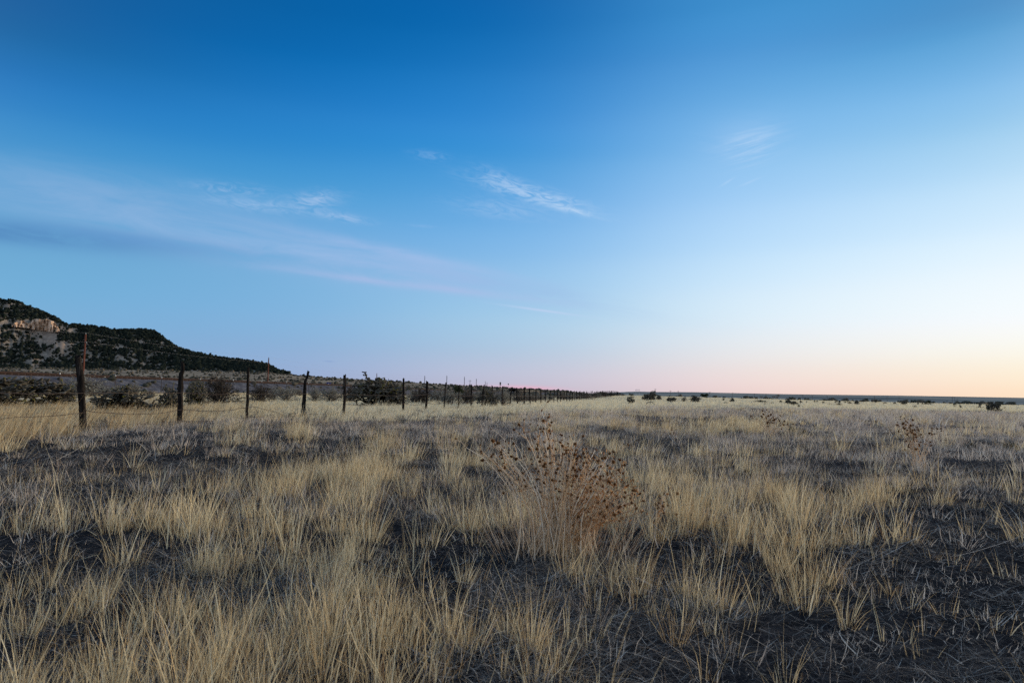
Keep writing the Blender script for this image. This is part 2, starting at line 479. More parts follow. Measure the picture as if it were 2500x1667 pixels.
# ------------------------------------------------------------------ ground sheet
na = np.unique(np.concatenate([np.linspace(-180, -50, 27), np.linspace(-50, 50, 301), np.linspace(50, 180, 27)]))[:-1]
rr = np.concatenate([np.array([0.004, 0.2, 0.5, 0.9, 1.25]), np.geomspace(1.6, 60, 190)[:-1], np.geomspace(60, 14000, 150)])
A, RR = np.meshgrid(R_(1) * na, rr, indexing='ij')
GX, GY = np.sin(A) * RR, np.cos(A) * RR
GZ = ground_z(GX, GY)
na_, nr_ = A.shape
V = np.stack([GX, GY, GZ], -1).reshape(-1, 3)
i = np.arange(na_)[:, None]; j = np.arange(nr_ - 1)[None]
i2 = (i + 1) % na_
Q = np.stack([i * nr_ + j, i * nr_ + j + 1, i2 * nr_ + j + 1, i2 * nr_ + j], -1).reshape(-1, 4)
gold, grey, bare, far, _, _ = cover(V[:, 0], V[:, 1])
Rr = np.hypot(V[:, 0], V[:, 1]); Az = np.arctan2(V[:, 0], V[:, 1])
straw = np.clip(far, 0, 1) * sstep(18, 55, Rr)
greyg = np.clip(grey, 0, 1) * sstep(6, 25, Rr)
scrub = sstep(70, 130, Rr) * (1 - sstep(R_(1), R_(7), Az))
farhill = sstep(CREST, CREST + 90, Rr) * sstep(R_(4), R_(9), Az) + sstep(1800, 2600, Rr)
m, gnt, out = new_mat('ground')
N2, L2 = gnt.nodes, gnt.links


def attr(n):
    a = N2.new('ShaderNodeAttribute'); a.attribute_name = n; return a.outputs['Fac']


def gnoise(scale, detail=5, stretch=(1, 1, 1), rough=0.6):
    t = N2.new('ShaderNodeTexCoord'); mp = N2.new('ShaderNodeMapping'); mp.inputs['Scale'].default_value = stretch
    L2.new(t.outputs['Object'], mp.inputs[0])
    n = N2.new('ShaderNodeTexNoise'); n.inputs['Scale'].default_value = scale; n.inputs['Detail'].default_value = detail; n.inputs['Roughness'].default_value = rough
    L2.new(mp.outputs[0], n.inputs['Vector']); return n.outputs[0]


def gmix(a, b, f):
    n = N2.new('ShaderNodeMix'); n.data_type = 'RGBA'; n.clamp_factor = True
    L2.new(f, n.inputs[0]); L2.new(a, n.inputs[6]); L2.new(b, n.inputs[7]); return n.outputs[2]


def gramp(src, stops):
    r = ramp(gnt, stops); L2.new(src, r.inputs[0]); return r.outputs[0]


soil = gramp(gnoise(14, 9, rough=0.7), [(0.3, (.008, .009, .011)), (0.5, (.020, .021, .024)), (0.72, (.065, .063, .062))])
strw = gramp(gnoise(1.1, 8, rough=0.75), [(0.3, (.34, .27, .18)), (0.5, (.50, .42, .29)), (0.7, (.60, .53, .40))])
greyc = gramp(gnoise(3.0, 8, rough=0.75), [(0.3, (.055, .05, .055)), (0.55, (.14, .125, .125)), (0.75, (.24, .22, .21))])
scr = gramp(gnoise(0.035, 8, (1, 1, 1), 0.7), [(0.34, (.10, .082, .07)), (0.46, (.21, .165, .12)), (0.58, (.36, .29, .205)), (0.7, (.20, .16, .13))])
fh = gramp(gnoise(0.0022, 5, (0.5, 1.2, 1), 0.6), [(0.36, (.12, .135, .135)), (0.5, (.21, .22, .205)), (0.60, (.32, .31, .265)), (0.68, (.14, .155, .155))])
c = gmix(soil, greyc, attr('grey')); c = gmix(c, strw, attr('straw')); c = gmix(c, scr, attr('scrub')); c = gmix(c, fh, attr('farhill'))
b = N2.new('ShaderNodeBsdfPrincipled'); b.inputs['Roughness'].default_value = 1.0; b.inputs['Specular IOR Level'].default_value = 0.0
L2.new(c, b.inputs['Base Color'])
bp = N2.new('ShaderNodeBump'); bp.inputs['Strength'].default_value = 0.6; bp.inputs['Distance'].default_value = 0.03
L2.new(gnoise(22, 8, rough=0.7), bp.inputs['Height']); L2.new(bp.outputs[0], b.inputs['Normal'])
L2.new(b.outputs[0], out.inputs[0])
me = mesh_np('ground', V, Q, m, dict(straw=straw, grey=greyg, scrub=scrub, farhill=farhill), smooth=True)
o = link('ground', me); tag(o, 'dark bare prairie soil under dry grass, rolling away to far hills', 'ground', kind='structure')

# ------------------------------------------------------------------ grass blades
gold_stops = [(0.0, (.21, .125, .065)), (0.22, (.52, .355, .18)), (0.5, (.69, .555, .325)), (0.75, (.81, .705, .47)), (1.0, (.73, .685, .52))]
grey_stops = [(0.0, (.16, .10, .085)), (0.3, (.44, .36, .295)), (0.65, (.66, .57, .475)), (1.0, (.80, .73, .63))]
lit_stops = [(0.0, (.035, .034, .037)), (0.4, (.115, .105, .10)), (0.75, (.30, .265, .225)), (1.0, (.60, .56, .50))]
M_gold = tint_mat('dry_gold_grass', gold_stops, 0.3)
M_grey = tint_mat('grey_weed', grey_stops, 0.2)
M_lit = tint_mat('straw_litter', lit_stops, 0.1)


def blades(base, length, az, lean, bend, width, segs, tint, kink=0.0, brk=0.0):
    """ribbons: base (N,3); az the heading they lean to; lean the start tilt; bend the extra tilt along the blade"""
    n = len(base); t = np.linspace(0, 1, segs + 1)
    ang = lean[:, None] + bend[:, None] * t[None] ** 1.3
    if kink:
        ang = ang + kink * rng.normal(0, 1, (n, segs + 1)) * t[None]
    if brk:
        b_ = rng.random(n) < brk; at_s = rng.integers(1, segs + 1, n)
        ang = ang + (b_ * rng.uniform(.5, 1.7, n))[:, None] * (np.arange(segs + 1)[None] >= at_s[:, None])
    st = length[:, None] / segs
    h = np.concatenate([np.zeros((n, 1)), np.cumsum(np.sin(ang[:, :-1]) * st, 1)], 1)
    v = np.concatenate([np.zeros((n, 1)), np.cumsum(np.cos(ang[:, :-1]) * st, 1)], 1)
    azz = az[:, None] + (rng.normal(0, 0.35 * kink / 0.3, (n, 1)) * t[None] if kink else 0)
    P = np.stack([base[:, 0:1] + h * np.sin(azz), base[:, 1:2] + h * np.cos(azz), base[:, 2:3] + v], -1)
    wa = rng.random(n) * np.pi
    wd = np.stack([np.cos(wa), np.sin(wa), np.zeros(n)], -1)
    prof = np.maximum((1 - t ** 1.5), 0.12)
    off = wd[:, None] * (width[:, None] * prof[None] / 2)[..., None]
    V = np.stack([P - off, P + off], 2).reshape(-1, 3)
    k = 2 * (segs + 1)
    s = np.arange(segs) * 2
    q = np.stack([s, s + 1, s + 3, s + 2], -1)
    Q = (np.arange(n)[:, None, None] * k + q[None]).reshape(-1, 4)
    return V, Q, np.repeat(tint, k)


class Field:
    def __init__(s): s.V = []; s.Q = []; s.T = []; s.n = 0

    def add(s, V, Q, T):
        s.V.append(V.astype(np.float32)); s.Q.append(Q + s.n); s.T.append(T); s.n += len(V)

    def build(s, name, mat, label, cat):
        me = mesh_np(name, np.concatenate(s.V), np.concatenate(s.Q), mat, dict(tint=np.concatenate(s.T)))
        o = link(name, me); return tag(o, label, cat, kind='stuff')


def wedge(y1): return 75.0 if y1 < 5 else 62.0 if y1 < 12 else 46.0


def sample(n, y0, y1):
    """points spread evenly over the wedge of ground between two distances"""
    azmax = wedge(y1)
    r = np.sqrt(rng.random(n) * (y1 ** 2 - y0 ** 2) + y0 ** 2)
    a = R_(azmax) * (rng.random(n) * 2 - 1)
    return r * np.sin(a), r * np.cos(a), r


WIND = R_(78)       # dead stems lean to the right
F_gold, F_grey, F_lit = Field(), Field(), Field()


def tufts(X, Y, R, nb, rad, hmean, hvar, wid, segs, spread, fld, tlo, thi, windk=0.35, kink=0.12):
    n = len(X); nb = np.maximum(nb.astype(int), 1); idx = np.repeat(np.arange(n), nb); m_ = len(idx)
    rad = np.broadcast_to(rad, (n,))
    th = rng.random(m_) * 2 * np.pi; q = np.sqrt(rng.random(m_)) * rad[idx]
    bx = X[idx] + q * np.sin(th); by = Y[idx] + q * np.cos(th)
    hs = np.broadcast_to(hmean, (n,)) * np.exp(rng.normal(0, hvar, n))
    ln = hs[idx] * np.clip(rng.normal(0.82, 0.24, m_), 0.2, 1.35)
    out = q / (rad[idx] + 1e-6)
    lean = np.abs(rng.normal(0, 0.16, m_)) + spread * out * rng.random(m_)
    bend = np.abs(rng.normal(0.12, 0.22, m_)) + 0.15 * spread * out
    windk = np.broadcast_to(windk, (n,))[idx]
    lx = np.sin(th) * lean + windk * np.sin(WIND) * (0.4 + 0.6 * rng.random(m_)) * 0.6
    ly = np.cos(th) * lean + windk * np.cos(WIND) * 0.4
    az = np.arctan2(lx, ly); lean = np.hypot(lx, ly)
    thick = rng.random(m_) < .16
    wd = np.broadcast_to(wid, (n,))[idx] * np.where(thick, 1.5 + .6 * rng.random(m_), .5 + .5 * rng.random(m_))
    tt = np.clip(rng.normal(0, 0.13, m_) + (tlo + (thi - tlo) * rng.random(n))[idx] + (rng.random(m_) < 0.12) * rng.normal(0, .28, m_) + .16 * thick, 0, 1)
    bz = ground_z(bx, by) - 0.01
    fld.add(*blades(np.stack([bx, by, bz], -1), ln, az, lean, bend, wd, segs, tt, kink, .16 if segs > 3 else 0.0))


# gold bunch grass, by distance
for (y0, y1, dens, nbm, rad, hm, wd, segs, sprd) in [
    (1.2, 4.0, 150, 17, 0.045, 0.165, 0.0024, 6, 0.55),
    (4.0, 9.0, 44, 22, 0.075, 0.215, 0.0032, 5, 0.5),
    (9.0, 20.0, 18, 18, 0.10, 0.29, 0.0054, 3, 0.55),
    (20.0, 45.0, 9, 14, 0.16, 0.20, 0.012, 3, 0.4),
    (45.0, 110.0, 2.2, 12, 0.40, 0.20, 0.030, 2, 0.4),
    (110.0, 230.0, 0.5, 10, 0.9, 0.18, 0.08, 2, 0.4)]:
    area = R_(wedge(y1)) * (y1 ** 2 - y0 ** 2)
    X, Y, R = sample(int(dens * area), y0, y1)
    gold, grey, bare, far, px, py = cover(X, Y)
    keep = rng.random(len(X)) < np.clip(gold, 0, 1.25) / 1.25
    # nothing stands on the railway bank or beyond it
    keep &= X > -56 + 0.21 * Y
    X, Y, R, gold, far, px, py = X[keep], Y[keep], R[keep], gold[keep], far[keep], px[keep], py[keep]
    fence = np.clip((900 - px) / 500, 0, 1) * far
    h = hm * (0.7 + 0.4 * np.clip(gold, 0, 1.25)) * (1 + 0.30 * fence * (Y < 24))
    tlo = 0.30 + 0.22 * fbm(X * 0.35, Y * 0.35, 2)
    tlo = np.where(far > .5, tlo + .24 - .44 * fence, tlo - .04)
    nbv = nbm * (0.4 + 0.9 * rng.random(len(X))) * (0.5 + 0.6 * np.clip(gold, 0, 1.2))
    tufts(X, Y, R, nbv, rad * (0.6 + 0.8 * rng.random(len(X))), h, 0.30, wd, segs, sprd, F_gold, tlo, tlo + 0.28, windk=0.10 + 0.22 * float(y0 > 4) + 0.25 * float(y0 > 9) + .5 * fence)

    if y1 < 21:      # short curled basal leaves round each tuft
        tufts(X, Y, R, nbv * 0.8, rad * 1.7, h * .42, 0.25, wd * .8, 3, 1.5, F_gold, tlo - .22, tlo + .05, windk=.05, kink=.35)

# grey weeds: short, wiry, tangled
for (y0, y1, dens, nbm, rad, hm, wd, segs) in [
    (1.2, 5.0, 20, 14, 0.10, 0.10, 0.0022, 4),
    (5.0, 11.0, 20, 26, 0.13, 0.115, 0.0036, 4),
    (11.0, 24.0, 12, 26, 0.17, 0.155, 0.0062, 3),
    (24.0, 65.0, 3.2, 24, 0.30, 0.24, 0.015, 2)]:
    area = R_(wedge(y1)) * (y1 ** 2 - y0 ** 2)
    X, Y, R = sample(int(dens * area), y0, y1)
    gold, grey, bare, far, px, py = cover(X, Y)
    pr = np.clip(grey, 0, 1) + 0.42 * (y1 < 12) + .12 * (y1 < 25)
    keep = rng.random(len(X)) < pr * (1 - np.where(px < 1050, .75, .25) * bare)
    X, Y, R = X[keep], Y[keep], R[keep]
    tl = 0.28 + 0.42 * fbm(X * 0.5 + 40, Y * 0.5, 3)
    tufts(X, Y, R, nbm * (0.5 + rng.random(len(X))), rad, hm, 0.3, wd, segs, 1.15, F_grey, tl - .1, tl + .2, windk=0.1, kink=0.42)

# pale twiggy sprigs lying on the bare soil
X, Y, R = sample(1900, 1.6, 7.0)
gold, grey, bare, far, px, py = cover(X, Y)
keep = rng.random(len(X)) < .12 + .6 * bare
X, Y, R = X[keep], Y[keep], R[keep]
tufts(X, Y, R, 6 + 14 * rng.random(len(X)), .05, .060, .35, .0028, 5, 1.6, F_grey, np.full(len(X), .55), np.full(len(X), .95), windk=0.0, kink=0.6)

# straw lying on the soil
for (y0, y1, dens, wd, ln) in [(1.2, 4.0, 7000, 0.0022, 0.075), (4.0, 9.0, 2300, 0.0034, 0.12), (9.0, 20.0, 330, 0.006, 0.28), (20, 45, 24, 0.014, 0.45)]:
    area = R_(wedge(y1)) * (y1 ** 2 - y0 ** 2)
    X, Y, R = sample(int(dens * area), y0, y1)
    n = len(X)
    cl = fbm(X * 2.2 + 9, Y * 2.2, 3)
    keep = rng.random(n) < (0.22 + 0.9 * sstep(0.42, 0.62, cl))
    X, Y = X[keep], Y[keep]; n = len(X)
    az = R_(90) + rng.normal(0, 0.9, n) + np.pi * (rng.random(n) < .5)
    lean = np.clip(rng.normal(1.36, 0.18, n), 0.7, 1.57); bend = rng.normal(0.12, 0.16, n)
    L_ = ln * np.exp(rng.normal(0, .5, n))
    tt = np.clip(rng.normal(0.46, 0.27, n) + 0.4 * (fbm(X * .9, Y * .9, 2) - .5), 0, 1)
    bz = ground_z(X, Y) + 0.004 + 0.012 * rng.random(n)
    F_lit.add(*blades(np.stack([X, Y, bz], -1), L_, az, lean, bend, wd * (0.6 + .8 * rng.random(n)), 4, tt, 0.22))

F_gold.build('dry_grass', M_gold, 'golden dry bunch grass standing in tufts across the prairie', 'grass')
F_grey.build('grey_weeds', M_grey, 'grey brittle dead weeds covering the middle of the prairie', 'weeds')
F_lit.build('straw_litter', M_lit, 'flattened dead straw and stalks lying on dark soil', 'litter')
print('BLADES verts', F_gold.n, F_grey.n, F_lit.n)
#@@REST@@
# ------------------------------------------------------------------ the mesa on the left
Rf = 1150.0
_sx = [-1500, -900, -500, -250, -60, 0, 25, 60, 90, 120, 160, 200, 240, 268, 300, 335, 372, 388, 405, 422, 440, 470, 510, 560, 620, 652, 680, 705, 740]
_sy = [850, 800, 770, 745, 733, 732, 732, 741, 754, 767, 789, 794, 798, 805, 804, 804, 805, 815, 829, 841, 850, 860, 868, 876, 883, 890, 904, 912, 922]
SAZ, SEL = azel(_sx, _sy)
na_m = 620; nt_m = 120
Am = np.linspace(SAZ[0], SAZ[-1], na_m); Tm = np.concatenate([np.linspace(0, 1, nt_m), [1.06, 1.2, 1.6, 2.4, 3.4]])
ridge_el = np.interp(Am, SAZ, SEL)


def ridge_geo(az):
    el = np.interp(az, SAZ, SEL); el0 = np.interp(az, LAZ, LEL)
    dh = np.maximum(np.tan(el) - np.tan(el0), 0.0005) * 1500
    Rr = Rf + 50 + 2.0 * dh
    zr = 0.9 + Rr * np.tan(el) - 2.2
    zg = ground_z(np.sin(az) * Rr, np.cos(az) * Rr)
    return Rr, np.maximum(zr - zg, 0.3)


def mesa_pt(az, t):
    """surface point of the mesa: az heading from the site, t up the slope (0 foot, 1 rim)"""
    Rr, dz = ridge_geo(az)
    R = Rf + (Rr - Rf) * np.minimum(t, 1.0) + np.maximum(t - 1, 0) * 260
    x, y = np.sin(az) * R, np.cos(az) * R
    tt = np.clip(t, 0, 1)
    g = 0.55 * tt ** 1.5 + 0.45 * sstep(0.12, 0.98, tt)
    gul = (fbm(az * 90 + 7, R * 0.006, 4) - 0.5) * 2
    z = ground_z(x, y) + dz * np.clip(g + 0.30 * gul * tt * (1 - tt) * 1.6, 0, 1.02)
    z = np.where(t > 1, z - (t - 1) ** 1.5 * dz * 0.34, z)
    z = np.where(t <= 0, z - 0.8, z)
    return np.stack([x, y, z], -1)


AA, TT = np.meshgrid(Am, Tm, indexing='ij')
MP = mesa_pt(AA, TT); mV = MP.reshape(-1, 3)
mpx, mpy = project(mV); nz1 = fbm(mpx / 9, mpy / 5, 4)
rock = np.zeros(len(mV)); talus = np.zeros(len(mV))
for e in [(22, 748, 18, 9), (6, 790, 16, 7), (58, 785, 12, 4), (103, 846, 4, 4), (65, 848, 8, 4), (112, 866, 14, 6), (150, 862, 16, 7), (175, 806, 12, 5), (145, 800, 8, 7), (240, 834, 13, 5), (215, 846, 10, 4), (285, 850, 16, 6), (345, 835, 12, 5), (395, 840, 16, 6), (300, 872, 24, 7), (430, 858, 18, 4), (90, 880, 30, 5), (160, 885, 14, 3), (520, 892, 20, 4), (360, 880, 26, 5), (600, 896, 20, 4), (-60, 800, 30, 8), (-150, 830, 40, 10)]:
    rock = np.maximum(rock, ell(mpx, mpy, *e) * (0.35 + 1.1 * sstep(.38, .62, nz1)))
for e in [(115, 826, 34, 26, 1.6), (148, 843, 32, 12), (98, 812, 48, 10)]:
    talus = np.maximum(talus, ell(mpx, mpy, *e[:4], e[4] if len(e) > 4 else 1))
ii = np.arange(na_m - 1)[:, None]; jj = np.arange(len(Tm) - 1)[None]; nT = len(Tm)
mQ = np.stack([ii * nT + jj, (ii + 1) * nT + jj, (ii + 1) * nT + jj + 1, ii * nT + jj + 1], -1).reshape(-1, 4)
m, gnt, out = new_mat('mesa_slope'); N2, L2 = gnt.nodes, gnt.links
hc = gramp(gnoise(0.05, 8, rough=0.75), [(0.34, (.09, .078, .06)), (0.5, (.19, .155, .12)), (0.64, (.32, .26, .20))])
rc = gramp(gnoise(0.09, 8, (1, 1, 2.5), 0.7), [(0.3, (.17, .13, .10)), (0.5, (.36, .27, .20)), (0.7, (.50, .40, .31))])
tcx = gramp(gnoise(0.12, 8, rough=0.75), [(0.3, (.20, .15, .115)), (0.55, (.33, .25, .19)), (0.74, (.47, .37, .28))])
c = gmix(hc, tcx, attr('talus')); c = gmix(c, rc, attr('rock'))
b = N2.new('ShaderNodeBsdfPrincipled'); b.inputs['Roughness'].default_value = 1.0; b.inputs['Specular IOR Level'].default_value = 0.0
L2.new(c, b.inputs['Base Color']); L2.new(b.outputs[0], out.inputs[0])
me = mesh_np('mesa_hill', mV, mQ, m, dict(rock=rock, talus=talus), smooth=True)
tag(link('mesa_hill', me), 'dark wooded mesa sloping down to the plain', 'hill', kind='structure')

# tan sandstone cliff set in the upper slope
ctop = ([28, 40, 55, 66, 74, 80, 90, 102, 112, 120, 130, 138, 146], [792, 786, 782, 787, 788, 780, 778, 780, 779, 780, 785, 794, 806])
cbot = ([28, 50, 70, 74, 95, 120, 146], [796, 797, 799, 801, 803, 806, 809])
cxs = np.linspace(28, 146, 150); nv = 22
rows = []
bt = np.interp(cxs, *cbot); tp = np.interp(cxs, *ctop) + 1.3 * (fbm(cxs / 3.0, cxs * 0, 3) - 0.5)
baz, bel = azel(cxs, bt); taz, tel = azel(cxs, tp)
ts = np.linspace(0, 1, 80)
def t_at(az, el):
    P = mesa_pt(np.repeat(az[:, None], 80, 1), np.repeat(ts[None], len(az), 0))
    e = np.arctan2(P[..., 2] - 0.9, np.hypot(P[..., 0], P[..., 1]))
    e = np.maximum.accumulate(e, 1)
    return np.array([np.interp(el[k], e[k], ts) for k in range(len(az))])
tb = t_at(baz, bel)
Pb = mesa_pt(baz, tb); Rb = np.hypot(Pb[:, 0], Pb[:, 1])
for v in np.linspace(-0.15, 1, nv):
    az = baz + (taz - baz) * v; el = bel + (tel - bel) * v
    flute = (fbm(cxs / 3.2, np.full_like(cxs, v * 1.2), 4) - 0.5) * 26 + 4 * np.floor(v * 4) / 4 + (fbm(cxs / 9, np.full_like(cxs, v * 6), 3) - .5) * 10
    R = Rb - 9 + flute + 5 * v
    rows.append(np.stack([np.sin(az) * R, np.cos(az) * R, 0.9 + R * np.tan(el)], -1))
last = rows[-1]
R = np.hypot(last[:, 0], last[:, 1]); a_ = np.arctan2(last[:, 0], last[:, 1])
rows.append(np.stack([np.sin(a_) * (R + 90), np.cos(a_) * (R + 90), last[:, 2] + 6], -1))
cV = np.stack(rows, 1).reshape(-1, 3); nr = len(rows)
ii = np.arange(len(cxs) - 1)[:, None]; jj = np.arange(nr - 1)[None]
cQ = np.stack([ii * nr + jj, (ii + 1) * nr + jj, (ii + 1) * nr + jj + 1, ii * nr + jj + 1], -1).reshape(-1, 4)
M_cliff = noise_mat('sandstone', [(0.3, (.27, .155, .10)), (0.42, (.52, .35, .235)), (0.55, (.68, .48, .335)), (0.7, (.76, .585, .43))], scale=0.06, detail=8, stretch=(1.4, 1.4, 0.8), rough=1.0, spec=0.0)
tag(link('sandstone_cliff', mesh_np('sandstone_cliff', cV, cQ, M_cliff)), 'warm tan sandstone cliff band high on the dark mesa', 'cliff', kind='structure')


# ------------------------------------------------------------------ far woodland and scrub
def ico():
    p = (1 + 5 ** .5) / 2
    V = [(-1, p, 0), (1, p, 0), (-1, -p, 0), (1, -p, 0), (0, -1, p), (0, 1, p), (0, -1, -p), (0, 1, -p), (p, 0, -1), (p, 0, 1), (-p, 0, -1), (-p, 0, 1)]
    F = [(0, 11, 5), (0, 5, 1), (0, 1, 7), (0, 7, 10), (0, 10, 11), (1, 5, 9), (5, 11, 4), (11, 10, 2), (10, 7, 6), (7, 1, 8), (3, 9, 4), (3, 4, 2), (3, 2, 6), (3, 6, 8), (3, 8, 9), (4, 9, 5), (2, 4, 11), (6, 2, 10), (8, 6, 7), (9, 8, 1)]
    V = [np.array(v) / np.linalg.norm(v) for v in V]; cache = {}; F2 = []
    def mid(a, b):
        k = (min(a, b), max(a, b))
        if k not in cache:
            q = V[a] + V[b]; V.append(q / np.linalg.norm(q)); cache[k] = len(V) - 1
        return cache[k]
    for a, b, c in F:
        x, y, z = mid(a, b), mid(b, c), mid(c, a)
        F2 += [(a, x, z), (b, y, x), (c, z, y), (x, y, z)]
    return np.array(V), np.array(F2)


IV, IF = ico()


def clumps(P, rx, rz, name, mat, label, cat, jit=0.27, lift=0.75):
    n = len(P)
    k = len(IV)
    s = 1 + jit * rng.normal(0, 1, (n, k, 1))
    rot = rng.random(n) * 6.283; c, sn = np.cos(rot), np.sin(rot)
    base = IV[None] * s
    x = base[..., 0] * c[:, None] - base[..., 1] * sn[:, None]; y = base[..., 0] * sn[:, None] + base[..., 1] * c[:, None]
    V = np.stack([x * rx[:, None], y * rx[:, None], base[..., 2] * rz[:, None]], -1) + P[:, None] + np.array([0, 0, 1.0]) * (rz * lift)[:, None, None]
    F = (np.arange(n)[:, None, None] * k + IF[None]).reshape(-1, 3)
    T = np.repeat(rng.random(n), k).reshape(n, k) * .7 + .3 * rng.random((n, k))
    me = mesh_np(name, V.reshape(-1, 3), F, mat, dict(tint=T))
    return tag(link(name, me), label, cat, kind='stuff')


M_jun = tint_mat('juniper_green', [(0.0, (.008, .011, .010)), (0.5, (.016, .021, .017)), (1.0, (.032, .037, .028))], 0.0)
n = 24000
a_ = SAZ[0] * 0.74 + (SAZ[-2] - SAZ[0] * 0.74) * rng.random(n); t_ = rng.random(n) ** 0.85 * 1.16 - 0.06
P = mesa_pt(a_, np.maximum(t_, -.04)); px, py = project(P)
up = sstep(.35, .8, t_)
d = np.clip(0.05 + .45 * up + (1.1 - .4 * up) * sstep(.44, .57, fbm(px / 11, py / 4.5, 4)), 0, 1)
tal = np.zeros(n)
for e in [(115, 826, 34, 22, 2.0), (150, 844, 32, 10), (88, 798, 72, 17, 2.0), (100, 814, 46, 12)]:
    tal = np.maximum(tal, ell(px, py, *e[:4], e[4] if len(e) > 4 else 1))
rk = np.zeros(n)
for e in [(22, 748, 18, 9), (6, 790, 16, 7), (112, 866, 14, 6), (150, 862, 14, 6), (175, 806, 12, 5), (240, 834, 12, 5), (285, 850, 15, 5), (345, 835, 12, 5), (395, 840, 15, 5), (300, 872, 24, 6), (90, 880, 26, 4), (430, 858, 16, 4)]:
    rk = np.maximum(rk, ell(px, py, *e))
keep = rng.random(n) < d * (1 - 0.97 * np.clip(tal * 1.2, 0, 1)) * (1 - .9 * np.clip(rk * 1.3, 0, 1)) * (0.45 + 0.55 * sstep(-.04, .2, t_))
P = P[keep]; t_ = t_[keep]
r_ = 0.9 + 2.0 * rng.random(len(P)) ** 2.2
clumps(P, r_, r_ * (.75 + .5 * rng.random(len(P))), 'juniper_woodland', M_jun, 'dark juniper woodland covering the mesa slopes', 'woodland')

M_scrub = tint_mat('scrub', [(0.0, (.022, .026, .020)), (0.5, (.055, .056, .044)), (0.8, (.11, .095, .075)), (1.0, (.15, .12, .08))], 0.0)
n = 15000
r0 = 95 * (1180 / 95) ** rng.random(n); a0 = R_(-41) + R_(52) * rng.random(n)
X, Y = r0 * np.sin(a0), r0 * np.cos(a0)
ok = (X < -66 + 0.21 * Y) | ((X < -15 + .21 * Y) & (Y > 230) & (X > -52 + .21 * Y))
ok &= rng.random(n) < (.25 + .9 * sstep(.4, .62, fbm(X / 60, Y / 60 + 9, 4)))
X, Y, r0 = X[ok], Y[ok], r0[ok]
r_ = (0.35 + 0.75 * rng.random(len(X)) ** 2) * (1 + r0 / 1100)
clumps(np.stack([X, Y, ground_z(X, Y)], -1), r_, r_ * (.55 + .35 * rng.random(len(X))), 'desert_scrub', M_scrub, 'low dark scrub speckling the plain beyond the railway', 'scrub', jit=.22, lift=.6)
# scrub line along the far edge of the right field and over the rise behind the fence
n = 2600
px = rng.uniform(1300, 2560, n); a0, _ = azel(px, np.full(n, 975.0))
r0 = np.where(px < 1700, rng.uniform(170, 420, n), rng.uniform(196, 235, n))
X, Y = r0 * np.sin(a0), r0 * np.cos(a0)
ok = rng.random(n) < np.where(px < 1680,   .9, .14) * (.25 + .9 * sstep(.4, .6, fbm(px / 22, r0 / 30, 3)))
ok &= (X < -14 + .21 * Y) | (r0 > np.where(px < 1700, 230, 205))
X, Y = X[ok], Y[ok]; r_ = 0.25 + 0.6 * rng.random(len(X)) ** 2
clumps(np.stack([X, Y, ground_z(X, Y)], -1), r_, r_ * .7, 'field_edge_scrub', M_scrub, 'thin line of low scrub along the far edge of the pale field', 'scrub', jit=.25, lift=.6)

# ------------------------------------------------------------------ railway
SL = 0.21
def railx(y, off=0.0): return -60 + SL * y + off * 1.022
def railz(y): return float(ground_z(railx(y), y)) + 1.55
ys = np.concatenate([np.linspace(-30, 160, 96), np.linspace(170, 900, 60)])
prof = [(-7.5, -2.3), (-2.3, 0.0), (2.3, 0.0), (7.0, -2.3)]
bV = np.array([[railx(y, o), y - SL * o * 0.98, railz(y) + z + (0.10 * (vnoise(np.array(y * .9), np.array(o)) - .5))] for y in ys for o, z in prof])
bQ = [(4 * a + k, 4 * a + k + 1, 4 * a + k + 5, 4 * a + k + 4) for a in range(len(ys) - 1) for k in range(3)]
M_ball = noise_mat('ballast', [(0.3, (.04, .042, .052)), (0.5, (.088, .088, .10)), (0.7, (.19, .185, .19))], scale=1.1, detail=10, rough=1.0, bump=0.5, spec=0.0)
tag(link('railway_embankment', mesh_np('railway_embankment', bV, bQ, M_ball)), 'grey stone ballast bank carrying the railway', 'embankment', kind='structure')
n = 520; yb_ = rng.uniform(25, 330, n); ob_ = rng.uniform(2.6, 8.6, n) ** 1.0
zb_ = np.array([railz(y) for y in yb_]) - np.clip((ob_ - 2.3) / 4.7, 0, 1) * 2.2
r_ = .10 + .34 * rng.random(n) ** 2
clumps(np.stack([-60 + SL * yb_ + ob_ * 1.022, yb_ - SL * ob_ * .98, zb_], -1), r_, r_ * .8, 'bank_weeds', M_scrub, 'small dry weeds growing on the grey ballast bank', 'weeds', jit=.25, lift=.6)
M_rail = noise_mat('rusty_rail', [(0.3, (.018, .011, .009)), (0.7, (.05, .026, .018))], scale=3, rough=0.8)
tr = thing('railway_track', 'straight dark railway track running along the top of the ballast bank', 'railway track', (railx(60), 60, railz(60)))
o0 = np.array([railx(60), 60, railz(60)])
for off in (-0.75, 0.75):
    mb = MB()
    P = np.array([[railx(y, off), y - SL * off, railz(y) + 0.24] for y in ys[::3]]) - o0
    mb.tube(P, 0.10, 4); mb.build('rail', M_rail, tr)
mb = MB()
for y in np.arange(20, 240, 0.65): mb.box(np.array([railx(y), y, railz(y) + 0.06]) - o0, (2.6, .25, .22), rot=np.array([[.978, -.206, 0], [.206, .978, 0], [0, 0, 1]]))
tag(mb.build('sleepers', M_rail, tr), kind='stuff')

